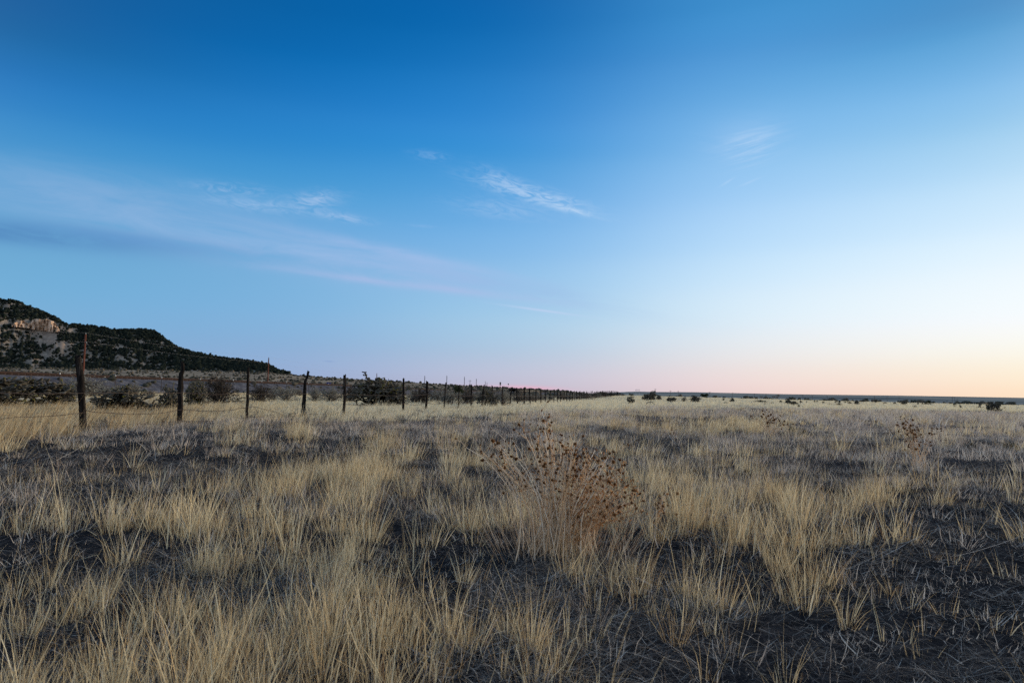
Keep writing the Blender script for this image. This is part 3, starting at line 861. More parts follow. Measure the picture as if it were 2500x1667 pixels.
# ------------------------------------------------------------------ fence along the field
M_wood = noise_mat('weathered_post', [(0.3, (.005, .0045, .0045)), (0.48, (.014, .012, .0115)), (0.60, (.034, .029, .026)), (0.74, (.11, .10, .092))], scale=26, detail=8, stretch=(1, 1, 0.10), rough=1.0, bump=0.8, spec=0.0, distortion=0.6)
M_wire = noise_mat('rusty_wire', [(0.3, (.03, .022, .02)), (0.7, (.07, .05, .042))], scale=30, rough=0.7)
fence = thing('wire_fence', 'old barbed wire fence of crooked dark wooden posts receding to the horizon', 'fence', (-9.3, 14.5, 0))
f0 = np.array([-9.3, 14.5, 0.0])


def fence_xy(i):
    v = 1000.0 / (0.714 + 0.152 * i); px = 1600 - v; Y = 20337.0 / v
    return px, Y


def onplane(px, py, Y):
    d = raydir(px, py); return CAM + d * (Y / d[1])


def post_mesh(P, rad, seed, sides=12):
    g = np.random.default_rng(seed); P = np.asarray(P, float); rad = np.asarray(rad, float)
    s = np.linspace(0, 1, 15); s0 = np.linspace(0, 1, len(P))
    Pp = np.stack([np.interp(s, s0, P[:, k]) for k in range(3)], -1); rr_ = np.interp(s, s0, rad)
    Pp[:, :2] += g.normal(0, .1, (15, 2)) * rr_[:, None]
    th = np.arange(sides) * 2 * np.pi / sides
    lob = 1 + 0.13 * np.cos(2 * th + g.random() * 6) + 0.10 * np.cos(3 * th + g.random() * 6) + g.normal(0, .05, sides)
    lob[g.integers(0, sides)] *= 0.62                       # drying crack
    R2 = rr_[:, None] * lob[None] * (1 + g.normal(0, .05, (15, sides)))
    V = np.stack([Pp[:, None, 0] + R2 * np.cos(th), Pp[:, None, 1] + R2 * np.sin(th), np.repeat(Pp[:, None, 2], sides, 1)], -1)
    V[0, :, 2] += g.normal(0, .35, sides) * rr_[0] + .55 * rr_[0] * np.cos(th + g.random() * 6)   # splintered top
    mb = MB(); V2 = V.reshape(-1, 3)
    i = np.arange(14)[:, None] * sides; j = np.arange(sides)[None]; j2 = (j + 1) % sides
    mb.add(V2, np.stack([i + j, i + sides + j, i + sides + j2, i + j2], -1).reshape(-1, 4), .5)
    mb.add(np.vstack([V[0], V[0].mean(0) - [0, 0, rr_[0] * .5]]), [(k, (k + 1) % sides, sides) for k in range(sides)], .5)
    return mb


HAND = {0: ([(190, 868), (193, 900), (198, 950), (203, 1000), (202, 1052)], [6, 7.6, 7.4, 7.4, 7.4]),
        1: ([(446, 884), (446, 902), (443, 912), (441, 950), (440, 1000), (438, 1054)], [3.4, 4, 5.6, 6.4, 6.4, 6.4]),
        2: ([(606, 896), (605, 930), (604, 980), (600, 1034)], [2.6, 3.3, 3.5, 3.8]),
        3: ([(753, 906), (750, 920), (745, 934), (743, 970), (741, 1000), (738, 1022)], [3, 3.2, 3.7, 4.6, 5.2, 6]),
        4: ([(841, 916), (841, 950), (840, 985), (837, 1022)], [3, 3, 3, 3.2]),
        6: ([(985, 924), (985, 960), (984, 1014)], [2.1, 2.3, 2.5]),
        7: ([(1043, 931), (1042, 970), (1039, 1006)], [2.7, 2.5, 2.4]),
        8: ([(1088, 935), (1086, 970), (1083, 1004)], [1.7, 1.7, 1.6]),
        9: ([(1121, 940), (1120, 970), (1119, 1000)], [1.7, 1.8, 2.1])}
POSTLAB = {0: 'thick split post leaning left at its top', 1: 'thick dark post with a narrow broken top', 2: 'slim straight dark post', 3: 'crooked post bent to the right at its top', 4: 'straight post with a slanting cut top'}
posts = {}
g5 = np.random.default_rng(5); proto = []
for i in range(-1, 99):
    px, Y = fence_xy(i)
    if i == 5: continue
    if i in HAND:
        pts, rd = HAND[i]
        P = np.array([onplane(a, b_, Y) for a, b_ in pts]); rd = np.array(rd) * Y / FPX
        ctr = P[-1].copy(); gz_ = float(ground_z(ctr[0], Y)); P[-1, 2] = gz_ - .25
        ob = post_mesh(P - f0, rd, 100 + i).build('post', M_wood, fence, smooth=True)
        if i in POSTLAB: ob['label'] = POSTLAB[i]
        posts[i] = lambda z, P=P: np.array([np.interp(z, P[::-1, 2], P[::-1, 0]), np.interp(z, P[::-1, 2], P[::-1, 1]), z])
    else:
        x = (px - CX) / FPX * Y * 1.0; gz_ = float(ground_z(x, Y))
        if len(proto) < 6:
            h = 1.52 + g5.normal(0, .04)
            mb = post_mesh([(0.04 * g5.normal(), 0, h), (0.02 * g5.normal(), 0, h * .6), (0, 0, -.3)], [.046 + .014 * g5.random(), .055, .062], 300 + i)
            ob = mb.build('post', M_wood, fence, smooth=True); proto.append(ob)
        else:
            ob = proto[g5.integers(0, 6)].copy(); COL.objects.link(ob); ob.parent = fence
            ob.scale = (.85 + .5 * g5.random(), .85 + .5 * g5.random(), .93 + .13 * g5.random())
        ob.location = (x - f0[0], Y - f0[1], gz_)
        ob.rotation_euler = (g5.normal(0, .03), g5.normal(0.01, .035), g5.random() * 6.28)
        posts[i] = lambda z, x=x, Y=Y, g=gz_: np.array([x, Y, z])


def span(a, b_, sag, n=9, wob=0.0):
    t = np.linspace(0, 1, n)[:, None]; P = a * (1 - t) + b_ * t
    P[:, 2] -= sag * 4 * t[:, 0] * (1 - t[:, 0])
    if wob: P[1:-1, 2] += g5.normal(0, wob, n - 2)
    return P


keys = sorted(posts)
for si, z0 in enumerate((0.80, 0.40, 0.10)):
    mb = MB()
    for a, b_ in zip(keys[:-1], keys[1:]):
        if a > 60 and si: continue
        A_ = posts[a](z0 + g5.normal(0, .012)); B_ = posts[b_](z0 + g5.normal(0, .012))
        off = np.array([.07, -.02, 0])
        rw = 0.0065 * max(1.0, A_[1] / 30)
        if si == 1 and a == 2:
            E_ = onplane(697, 1016, 22.3)
            P = np.vstack([span(A_ + off, E_, -0.05, 10, .008), E_ + [.25, .1, -.12]])
            mb.tube(P - f0, rw, 4, cap=False)
            ob = mb.build('barbed_wire', M_wire, fence); mb = MB(); continue
        if si == 1 and a == 3: continue
        P = span(A_ + off, B_ + off, [.015, .05, .03][si] * (1 + g5.random()), 13 if a < 8 else 5, .007 if a < 8 else 0)
        mb.tube(P - f0, rw, 4, cap=False)
        if a < 8:                                            # barbs
            for k in np.linspace(0.03, .97, int(np.linalg.norm(B_ - A_) / .16)):
                c_ = np.array([np.interp(k * (len(P) - 1), np.arange(len(P)), P[:, q]) for q in range(3)]) - f0
                d_ = g5.normal(0, 1, 3); d_ /= np.linalg.norm(d_)
                mb.tube([c_ - d_ * .02, c_ + d_ * .02], .0035, 3, cap=False)
    mb.build('barbed_wire', M_wire, fence)

# ------------------------------------------------------------------ second fence beside the railway
M_steel = noise_mat('steel_post', [(0.3, (.02, .018, .02)), (0.7, (.06, .05, .05))], scale=10)
M_white = noise_mat('white_tip', [(0.3, (.55, .55, .55)), (0.7, (.75, .75, .74))], scale=10)
tf = thing('trackside_fence', 'thin steel post and wire fence at the foot of the railway bank', 'fence', (-50 + SL * 57.5, 57.5, 0))
t0 = np.array([-50 + SL * 57.5, 57.5, 0.0]); tp_ = []
pp = None
for k in range(-4, 40):
    y = 57.5 + 5.9 * k; x = -50 + SL * y; z = float(ground_z(x, y)); tp_.append(np.array([x, y, z]))
    if pp is None:
        mb = MB(); mb.box((0, 0, .78), (.045, .045, 1.66)); mb.box((0.02, 0, .78), (.015, .09, 1.60)); pp = mb.build('post', M_steel, tf)
        mb = MB(); mb.box((0, 0, 1.66), (.07, .07, .10)); tipm = mb.build('post_tip', M_white, pp); ob = pp
    else:
        ob = pp.copy(); COL.objects.link(ob); ob.parent = tf
        t2 = tipm.copy(); COL.objects.link(t2); t2.parent = ob
    ob.location = tp_[-1] - t0; ob.rotation_euler = (g5.normal(0, .03), g5.normal(0, .03), .2)
for z0 in (1.42, 1.05, .7):
    mb = MB()
    for a, b_ in zip(tp_[:-1], tp_[1:]): mb.tube(span(a + [0, 0, z0], b_ + [0, 0, z0], .03, 4) - t0, 0.011, 4, cap=False)
    mb.build('wire', M_wire, tf)

# ------------------------------------------------------------------ utility poles and wires beyond the railway
M_pole = noise_mat('rust_red_pole', [(0.3, (.085, .026, .016)), (0.7, (.16, .055, .034))], scale=4, stretch=(1, 1, .2), rough=.8)
M_poleg = noise_mat('grey_pole', [(0.3, (.05, .045, .05)), (0.7, (.11, .10, .105))], scale=4, stretch=(1, 1, .2), rough=.8)
M_ins = noise_mat('insulator', [(0.3, (.10, .11, .12)), (0.7, (.2, .22, .22))], scale=8, rough=.4)
M_line = noise_mat('line_wire', [(0.3, (.30, .30, .31)), (0.7, (.42, .42, .43))], scale=3, rough=.6)
PG = 'utility poles beside the railway'
pole_top = []


def pole(px, py, Y, r, label, mat, group, arm=False, name='utility_pole'):
    Pt = onplane(px, py, Y); gz_ = float(ground_z(Pt[0], Y)); h = Pt[2] - gz_
    t = thing(name, label, 'utility pole', (Pt[0], Y, gz_), 0, group)
    mb = MB(); mb.tube([(0, 0, -.4), (0, 0, h * .5), (0, 0, h)], [r * 1.25, r * 1.1, r], 10); mb.build('shaft', mat, t, smooth=True)
    if arm:
        mb = MB(); mb.box((0, 0, h - .55), (2.2, .12, .14)); mb.build('crossarm', mat, t)
        for k in (-.95, .95, 0):
            mb = MB(); mb.tube([(k, 0, h - .48 + (.5 if k == 0 else 0)), (k, 0, h - .2 + (.5 if k == 0 else 0))], [.06, .04], 6); mb.build('insulator', M_ins, t)
    else:
        for dz_, s in ((.18, 0), (-.95, .14)):
            mb = MB(); mb.tube([(s, 0, h + dz_ - .22), (s, 0, h + dz_ - .05), (s, 0, h + dz_)], [.045, .075, .03], 8); mb.build('insulator', M_ins, t)
    return Pt


LP = [(-460, 768, 64, .10, 'unused'), (209, 816, 88, .10, 'rust red pole rising behind the thick leaning first fence post'),
      (656, 874, 144, .10, 'rust red pole standing in front of the mesa tail, between third and fourth posts'),
      (920, 912, 250, .12, 'brown pole rising out of the bushy cholla with tall stalks'),
      (1037, 918, 276, .12, 'grey pole just left of the seventh visible fence post'),
      (1091, 917, 284, .12, 'tall grey pole right behind the eighth visible fence post'),
      (1134, 920, 300, .12, 'grey pole above the dark round juniper by the fence'),
      (1163, 925, 330, .12, 'grey pole standing left of the closely paired distant poles'),
      (1185, 931, 372, .11, 'taller of two closely paired distant poles near the signal'),
      (1189, 934, 400, .10, 'shorter of two closely paired distant poles near the signal')]
tops = []
for k, (px, py, Y, r, lab) in enumerate(LP):
    if k == 0: tops.append(onplane(px, py, Y)); continue
    tops.append(pole(px, py, Y, r, lab, M_pole if k < 4 else M_poleg, PG))
pole(1147.5, 928, 520, .14, 'short crossarm pole seen between two taller grey poles', M_poleg, PG, True)
for dz_, s, nm in ((.18, 0, 'upper pale wire strung between the rust red poles'), (-.95, .14, 'lower pale wire strung between the rust red poles')):
    mb = MB()
    for a, b_ in zip(tops[:4], tops[1:5]):
        mb.tube(span(a + [s, 0, dz_], b_ + [s, 0, dz_], .35, 15), 0.0045, 4, cap=False)
    tag(mb.build('overhead_wire', M_line), nm, 'wire', 'overhead wires on the rust red poles')
RG = 'thin poles along the far side of the field'
for k, (px, py, Y) in enumerate([(1600, 949, 560), (1637, 953, 600), (1656, 954, 640), (1733, 956, 640), (1788, 958, 620), (1842, 960, 640), (1870, 961, 680), (1960, 963, 640), (1983, 964, 660), (2020, 966, 640), (2135, 967, 600), (2166, 969, 620), (2195, 969, 640), (2312, 977, 560), (2325, 968, 560), (2331, 969, 600), (2337, 973, 560), (2480, 980, 540)]):
    labs = ['tallest thin pole left of the far pole line', 'thin crossarm pole right of the pale gantry frame', 'thin pole paired closely with the crossarm pole', 'lone thin pole above the dark round juniper', 'thin pole above the small upright cholla', 'thin pole left of the low green shrub', 'thin pole right of the low green shrub', 'thin pole above a pair of leafy chollas', 'thin pole over the twin tiny shrubs', 'thin pole left of the leafless far tree', 'thin pole above the single dark shrub', 'thin pole midway across the right field', 'thin pole left of the trees at field edge', 'shortest of four clustered thin poles', 'tallest of four clustered thin poles', 'middle of four clustered thin poles', 'rightmost of four clustered thin poles', 'last thin pole near the right edge']
    pole(px, py, Y, .13, labs[k], M_poleg, RG, True)

# ------------------------------------------------------------------ signals, marker, bridge, gantry
M_black = noise_mat('black_paint', [(0.3, (.012, .012, .014)), (0.7, (.03, .03, .034))], scale=5, rough=.6)
M_blue = noise_mat('blue_paint', [(0.3, (.012, .018, .12)), (0.7, (.022, .03, .19))], scale=5, rough=.5)


def signal(px, Y, ys_, rad, label):
    top = onplane(px, ys_[0], Y); g = float(ground_z(top[0], Y))
    t = thing('railway_signal', label, 'railway signal', (top[0], Y, g), 0, 'railway signals on the skyline')
    h = top[2] - g
    mb = MB(); mb.tube([(0, 0, -.3), (0, 0, h)], [.07, .055], 8); mb.build('mast', M_poleg, t)
    for y_ in ys_:
        z = onplane(px, y_, Y)[2] - g
        mb = MB(); mb.tube([(0, -.30, z), (0, -.26, z), (0, .05, z)], [rad * .96, rad, rad], 16); mb.tube([(0, -.32, z + rad * .3), (0, -.62, z + rad * .18)], [rad * .5, rad * .46], 10)
        mb.build('signal_head', M_black, t)
signal(1221.5, 330, [934.6, 938.6], .40, 'railway signal with two dark round heads above the horizon')
signal(1241, 380, [937.6], .34, 'slim single-headed railway signal standing left of the pink cloud')

Pm = onplane(802.5, 936.3, 150); g = float(ground_z(Pm[0], 150))
t = thing('track_marker', 'small marker with two dark blue panels beside the railway', 'marker', (Pm[0], 150, g))
mb = MB(); mb.tube([(0, .05, -.3), (0, .05, Pm[2] - g + .2)], .05, 8); mb.build('stake', M_steel, t)
for s, dz_ in ((-.26, .06), (.26, -.06)):
    mb = MB(); mb.box((s, 0, Pm[2] - g + dz_), (.46, .05, .52)); mb.build('panel', M_blue, t)

a = onplane(1251, 953.6, 262); b_ = onplane(1310, 956.6, 316)
t = thing('railway_bridge', 'long low dark girder bridge showing between the distant fence posts', 'bridge', tuple(a))
d_ = b_ - a; ln = np.hypot(d_[0], d_[1]); ang = math.atan2(d_[1], d_[0]); slope = math.atan2(d_[2], ln)
rot = np.array(Matrix.Rotation(ang, 3, 'Z') @ Matrix.Rotation(-slope, 3, 'Y'))
for s in (-1.2, 1.2):
    mb = MB(); mb.box((d_ / 2) + np.array([-math.sin(ang), math.cos(ang), 0]) * s, (ln, .3, 1.05), rot=rot)
    for q in np.linspace(-.48, .48, 17): mb.box(d_ / 2 + d_ * q + np.array([-math.sin(ang), math.cos(ang), 0]) * s * 1.17, (.12, .12, .95), rot=rot)
    mb.build('girder', M_black, t)
mb = MB(); mb.box(d_ / 2 + np.array([0, 0, .62]), (ln + 1, 3.4, .18), rot=rot); mb.build('deck', M_black, t)
for q in (-.02, .33, .66, 1.02):
    c_ = d_ * q; gz_ = float(ground_z(a[0] + c_[0], a[1] + c_[1])) - a[2]
    mb = MB(); mb.box((c_[0], c_[1], (gz_ - .3 + c_[2] - .2) / 2), (1.0, 2.6, max(.3, c_[2] - .2 - gz_ + .3)), rot=np.array(Matrix.Rotation(ang, 3, 'Z'))); mb.build('pier', M_black, t)

M_pale = noise_mat('pale_frame', [(0.3, (.42, .38, .40)), (0.7, (.55, .5, .52))], scale=5)
Pg = onplane(1556.5, 950.5, 480); g = float(ground_z(Pg[0], 480))
t = thing('gantry_frame', 'pale open two-rail frame standing on the far skyline', 'gantry', (Pg[0], 480, g))
for s in (-1.2, 1.2):
    mb = MB(); mb.box((s, 0, (Pg[2] - g) / 2), (.16, .16, Pg[2] - g)); mb.build('leg', M_pale, t)
for dz_ in (-.1, -.75):
    mb = MB(); mb.box((0, -.12, Pg[2] - g + dz_), (3.0, .1, .18)); mb.build('rail', M_pale, t)
#@@PLANTS@@
# ------------------------------------------------------------------ shrubs: one of each kind, then copies
M_cholla = tint_mat('cholla_stem', [(0.0, (.010, .011, .009)), (0.5, (.023, .024, .018)), (0.8, (.046, .044, .035)), (1.0, (.10, .092, .075))], 0.0)
M_fruit = tint_mat('cholla_fruit', [(0.0, (.07, .068, .02)), (1.0, (.16, .145, .035))], 0.0)
M_twig = tint_mat('shrub_twig', [(0.0, (.035, .028, .024)), (0.6, (.095, .078, .068)), (1.0, (.16, .14, .125))], 0.0)
M_leafg = tint_mat('grey_sage_leaf', [(0.0, (.14, .142, .122)), (0.5, (.29, .285, .24)), (1.0, (.44, .43, .36))], 0.3)
M_leafb = tint_mat('brown_shrub_leaf', [(0.0, (.075, .066, .054)), (0.5, (.18, .155, .122)), (1.0, (.31, .27, .21))], 0.25)
M_leafk = tint_mat('dark_shrub_leaf', [(0.0, (.014, .012, .011)), (0.5, (.036, .032, .027)), (1.0, (.085, .075, .06))], 0.1)
M_leafd = tint_mat('dark_green_leaf', [(0.0, (.014, .02, .012)), (0.5, (.032, .044, .024)), (1.0, (.065, .075, .038))], 0.1)


def quads_at(mb, C, size, g, aspect=0.45, tint=None, bias=None):
    n = len(C)
    a = g.normal(0, 1, (n, 3)); 
    if bias is not None: a = a * .7 + bias
    a /= np.linalg.norm(a, axis=1)[:, None] + 1e-9
    b_ = np.cross(a, g.normal(0, 1, (n, 3))); b_ /= np.linalg.norm(b_, axis=1)[:, None] + 1e-9
    s = np.broadcast_to(size, (n,))[:, None] * (.6 + .8 * g.random((n, 1)))
    a = a * s / 2; b_ = b_ * s * aspect / 2
    V = np.stack([C - a, C - a * .1 + b_, C + a, C - a * .1 - b_], 1).reshape(-1, 3)
    Q = np.arange(n)[:, None] * 4 + np.arange(4)[None]
    T = np.repeat(g.random(n) if tint is None else tint, 4)
    mb.v.append(V); mb.f.append(Q + mb.n); mb.t.append(T); mb.n += len(V)


def make_cholla(seed, spires=0, dense=1.0):
    """unit cholla: about 1.5 wide, 1 high"""
    g = np.random.default_rng(seed); mb = MB(); fr = MB(); tips = []; cnt = [0]

    def joint(p, d, L_, r, tint):
        q = p + d * L_
        ss = np.linspace(0, 1, 4)[:, None]
        mb.tube(p + (q - p) * ss + g.normal(0, .006, (4, 3)), np.array([.8, 1.12, 1.1, .7]) * r, 6, tint)
        cnt[0] += 1
        return q

    def grow(p, d, lvl, r):
        if cnt[0] > 900 * dense: return
        q = joint(p, d, .10 + .07 * g.random(), r, np.clip(.25 + .12 * lvl + g.normal(0, .15), 0, 1))
        out = (q[0] / .78) ** 2 + (q[1] / .78) ** 2 + ((q[2] - .42) / .60) ** 2
        if lvl > 7 or out > 1.0 + .25 * g.random():
            tips.append((q, d)); return
        for k in range(1 + int(g.random() < .72) + int(g.random() < .28)):
            nd = d + g.normal(0, .62, 3) + np.array([0, 0, .10 if lvl < 3 else -.06])
            nd /= np.linalg.norm(nd)
            grow(q, nd, lvl + 1, r * (.93 if lvl < 3 else .97))
    for k in range(15):
        th = k * 6.283 / 15 + g.normal(0, .3); e = .25 + .9 * g.random()
        d = np.array([math.cos(th) * math.cos(e), math.sin(th) * math.cos(e), math.sin(e)])
        p = np.array([g.normal(0, .12), g.normal(0, .12), -.03])
        for q in range(1 + int(g.random() * 3)): p = joint(p, d, .12, .034, .2)
        grow(p, d, 0, .034)
    for s in range(spires):
        p = np.array([-.12 + .3 * s, .0, .55]); d = np.array([.02, 0, 1.0])
        for k in range(6 - 2 * s):
            p = joint(p, d / np.linalg.norm(d), .12, .022, .9); d = d + g.normal(0, .05, 3)
            for u in range(3):
                th = g.random() * 6.283; dd = np.array([math.cos(th), math.sin(th), .45])
                tips.append((joint(p, dd / np.linalg.norm(dd), .07 + .05 * g.random(), .02, .95), dd))
    for q, d in tips:
        if g.random() < .16: fr.tube([q, q + np.array(d) * .03, q + np.array(d) * .055], [.012, .022, .012], 5, g.random())
    r = thing('cholla_cactus', 'cholla', 'cactus')
    mb.build('stem', M_cholla, r, smooth=False)
    if fr.n: tag(fr.build('fruit', M_fruit, r), kind='stuff')
    return r


def make_shrub(seed, leafmat, nleaf, name, cat, twigs=90, leafsize=.05):
    """unit shrub: about 1.5 wide, 1 high, twiggy with small leaves"""
    g = np.random.default_rng(seed); tw = MB(); lf = MB(); C = []
    for k in range(twigs):
        th = g.random() * 6.283; e = np.clip(g.normal(.85, .42), .12, 1.5)
        L_ = (.62 + .38 * g.random()) * (1 - .12 * math.cos(3 * th + seed))
        tip = np.array([math.cos(th) * math.cos(e) * .85, math.sin(th) * math.cos(e) * .85, math.sin(e) * 1.0]) * L_
        t_ = np.linspace(0, 1, 5)[:, None]
        P = tip * t_ + np.array([0, 0, .12]) * (t_ * (1 - t_)) * 2 + g.normal(0, .02, (5, 3)) * t_
        P[0] = [g.normal(0, .06), g.normal(0, .06), -.04]
        tw.tube(P, np.linspace(.012, .003, 5), 4, g.random(), cap=False)
        for u in range(3):
            a_ = P[3] * g.random() + P[2] * (1 - g.random()) * .6 if False else P[2] + (P[4] - P[2]) * g.random()
            d = g.normal(0, .13, 3) + [0, 0, .06]
            tw.tube([a_, a_ + d * .6, a_ + d], [.006, .004, .002], 3, g.random(), cap=False)
            for w_ in range(max(1, int(nleaf / twigs / 4))): C.append(a_ + d * g.random() + g.normal(0, .02, 3))
        for w_ in range(max(1, int(nleaf / twigs / 4))): C.append(P[1] + (P[4] - P[1]) * g.random() ** .6 + g.normal(0, .025, 3))
    r = thing(name, 'shrub', cat)
    tw.build('branches', M_twig, r)
    quads_at(lf, np.array(C), leafsize, g); lf.build('foliage', leafmat, r)
    return r


def make_juniper(seed, nleaf=4200):
    """unit juniper: about 1.3 wide, 1 high"""
    g = np.random.default_rng(seed); tw = MB(); lf = MB(); C = []
    tw.tube([(0, 0, -.1), (.01, .02, .25), (0, .01, .62)], [.06, .045, .015], 8, .3)
    for k in range(13):
        th = g.random() * 6.283; q = .18 + .26 * g.random(); z = .28 + .5 * g.random() * (1 - q * .6)
        c_ = np.array([math.cos(th) * q, math.sin(th) * q, z]); s = .14 + .13 * g.random()
        tw.tube([(0, 0, z * .5), c_ * .6 + [0, 0, z * .2], c_], [.02, .013, .006], 5, .3)
        u = g.normal(0, 1, (nleaf // 13, 3)); u /= np.linalg.norm(u, axis=1)[:, None]
        C.append(c_ + u * s * (g.random((len(u), 1)) ** .4) * (1 + g.normal(0, .14, (len(u), 1))))
    r = thing('juniper_tree', 'juniper', 'tree')
    tw.build('trunk', M_twig, r)
    quads_at(lf, np.concatenate(C), .075, g); lf.build('crown', M_leafd, r)
    return r


def make_bare_tree(seed):
    """unit leafless tree: about 1 wide, 1 high, fine twigs and a few dead leaves"""
    g = np.random.default_rng(seed); tw = MB(); fine = MB(); C = []

    def br(p, d, L_, r, lvl):
        q = p + d * L_; tw.tube([p, (p + q) / 2 + g.normal(0, .012, 3), q], [r, r * .85, r * .65], 5, g.random(), cap=False)
        if lvl == 4:
            for k in range(6): C.append(q + g.normal(0, .05, 3))
            return
        for k in range(3 if lvl else 4):
            nd = d + g.normal(0, .5, 3) + [0, 0, .08]; nd /= np.linalg.norm(nd)
            br(q, nd, L_ * (.7 + .15 * g.random()), r * .6, lvl + 1)
    br(np.array([0, 0, -.05]), np.array([0, 0, 1.0]), .25, .035, 0)
    r = thing('bare_tree', 'tree', 'tree')
    tw.build('trunk', M_twig, r)
    quads_at(fine, np.array(C), .06, g, .3); fine.build('crown', M_leafb, r)
    return r


PROTO = {
    'cholla': [make_cholla(11), make_cholla(12), make_cholla(13, dense=.6)],
    'spired': [make_cholla(21, 2, 1.5)],
    'sage': [make_shrub(31, M_leafg, 2600, 'sagebrush', 'shrub'), make_shrub(32, M_leafg, 2200, 'sagebrush', 'shrub', 70)],
    'dark': [make_shrub(45, M_leafk, 3000, 'dark_shrub', 'shrub', 110), make_shrub(46, M_leafk, 2600, 'dark_shrub', 'shrub', 100)],
    'brown': [make_shrub(41, M_leafb, 2400, 'brown_shrub', 'shrub'), make_shrub(42, M_leafb, 1400, 'brown_shrub', 'shrub', 80)],
    'juniper': [make_juniper(51), make_juniper(52)],
    'bare': [make_bare_tree(61), make_bare_tree(62)],
    'green': [make_shrub(71, M_leafd, 2600, 'green_shrub', 'shrub', 80)],
}
NATW = dict(cholla=1.55, spired=1.55, sage=1.6, brown=1.6, dark=1.6, juniper=1.2, bare=1.0, green=1.6)
NATH = dict(cholla=1.0, spired=1.0, sage=1.05, brown=1.05, dark=1.05, juniper=1.0, bare=1.0, green=1.05)
bpy.context.view_layer.update()
for k_, vs in PROTO.items():
    bb = []
    for r_ in vs:
        for c_ in r_.children:
            co = np.empty(len(c_.data.vertices) * 3, np.float32); c_.data.vertices.foreach_get('co', co); bb.append(co.reshape(-1, 3))
    bb = np.concatenate(bb)
    NATW[k_] = float(np.percentile(bb[:, 0], 98.5) - np.percentile(bb[:, 0], 1.5)); NATH[k_] = float(np.percentile(bb[:, 2], 98.8 if k_ != 'spired' else 97))
_used = {}; gp = np.random.default_rng(77)


def plant(kind, px, Y, wpx, hpx, label, group=None, yb=None, top=None):
    """kind at the column px, depth Y (or where the pixel row yb meets the ground); size read off the photo"""
    if yb is not None:
        P = unproj(np.array([px]), np.array([yb]))[0]; Y = float(P[1])
    P = at(px, Y)
    k = _used.get(kind, 0); _used[kind] = k + 1; var = PROTO[kind]
    w_ = wpx / FPX * Y / NATW[kind]; h = hpx * 1.12 / FPX * Y / NATH[kind]
    if top is not None: h = max(.3, onplane(px, top, Y)[2] - P[2]) / NATH[kind]
    P[2] -= .03 * h
    rz = gp.random() * 6.28 if kind != 'spired' else 0.2
    if k < len(var):
        r = var[k]; r.location = P; r.rotation_euler = (0, 0, rz); r.scale = (w_, w_, h); r['label'] = label
        if group: r['group'] = group
        return r
    return dup(var[k % len(var)], P, rz, label, (w_, w_, h), group)


# left, between the fence and the railway
for a in [
    ('cholla', 46, 33, 180, 920, 'broad dark cholla with yellow tips at the left edge, left of the first post'),
    ('dark', 150, 36, 60, 934, 'reddish brown shrub against the right flank of the broad dark cholla'),
    ('sage', 212, 50, 92, 916, 'yellow-topped grey shrub directly behind the thick leaning first post'),
    ('cholla', 318, 27.5, 112, 948, 'open spreading cholla alone between first and second posts'),
    ('cholla', 425, 30, 62, 932, 'pale cholla half hidden behind the second post'),
    ('cholla', 492, 38, 52, 930, 'grey cholla between the half hidden one and the tallest shrub'),
    ('dark', 540, 45, 92, 917, 'tall dense rounded shrub midway between second and third posts'),
    ('dark', 640, 52, 56, 938, 'dark twiggy shrub just right of the third post'),
    ('sage', 705, 56, 66, 944, 'thin grey-brown shrub just left of the crooked bent post'),
    ('sage', 672, 60, 30, 944, 'small grey shrub at the bank foot right of the dark twiggy one'),
    ('sage', 772, 58, 38, 943, 'loose grey shrub just right of the crooked bent post'),
    ('sage', 812, 62, 64, 946, 'wide grey shrub left of the slanting cut post'),
    ('dark', 855, 60, 44, 941, 'brown shrub tucked right behind the slanting cut post'),
    ('spired', 915, 45, 118, 929, 'big dark cholla with two tall bare flower stalks'),
    ('dark', 965, 49, 60, 932, 'dull brown shrub on the right side of the stalked cholla'),
    ('sage', 1012, 60, 50, 949, 'pale shrub right after the sixth visible post'),
    ('dark', 1030, 56, 56, 947, 'dark shrub crossing behind the seventh visible post'),
    ('sage', 1075, 70, 70, 952, 'grey shrub mound behind the eighth visible post'),
    ('juniper', 1119, 95, 32, 943, 'dark green rounded juniper behind the ninth visible post'),
    ('dark', 1142, 58, 38, 953, 'dark shrub below and right of the rounded juniper'),
    ('cholla', 1190, 50, 46, 954, 'dark cholla clump between two posts below the closely paired poles'),
    ('sage', 1232, 56, 40, 950, 'smoky grey shrub just right of the dark cholla clump'),
    ('dark', 1418, 150, 18, 957, 'dense dark shrub caught among the crowded far posts'),
]: plant(a[0], a[1], a[2], a[3], 0, a[5], top=a[4])
for k in range(46):
    px = 1000 + 480 * gp.random() ** .5
    Yc = 14.5 / max(.21 - (px - 1250) / FPX, .055)
    Y = Yc + 3 + 34 * gp.random() ** 1.3
    wm = 1.3 + .9 * gp.random()
    plant('sage' if gp.random() < .7 else 'brown', px, Y, wm * FPX / Y, wm * (.52 + .18 * gp.random()) * FPX / Y, 'shrub in the long grey thicket just behind the far fence posts', 'thicket shrubs behind the far fence')
for k in range(22):
    px = -20 + 900 * gp.random() ** 1.1
    Yr = 52.0 / (.21 - (px - 1250) / FPX); Y = Yr * (.80 + .17 * gp.random())
    wm = .7 + .8 * gp.random()
    plant('sage' if gp.random() < .5 else 'brown', px, Y, wm * FPX / Y, wm * .6 * FPX / Y, 'small low shrub scattered along the foot of the railway bank', 'small shrubs at the railway bank foot')

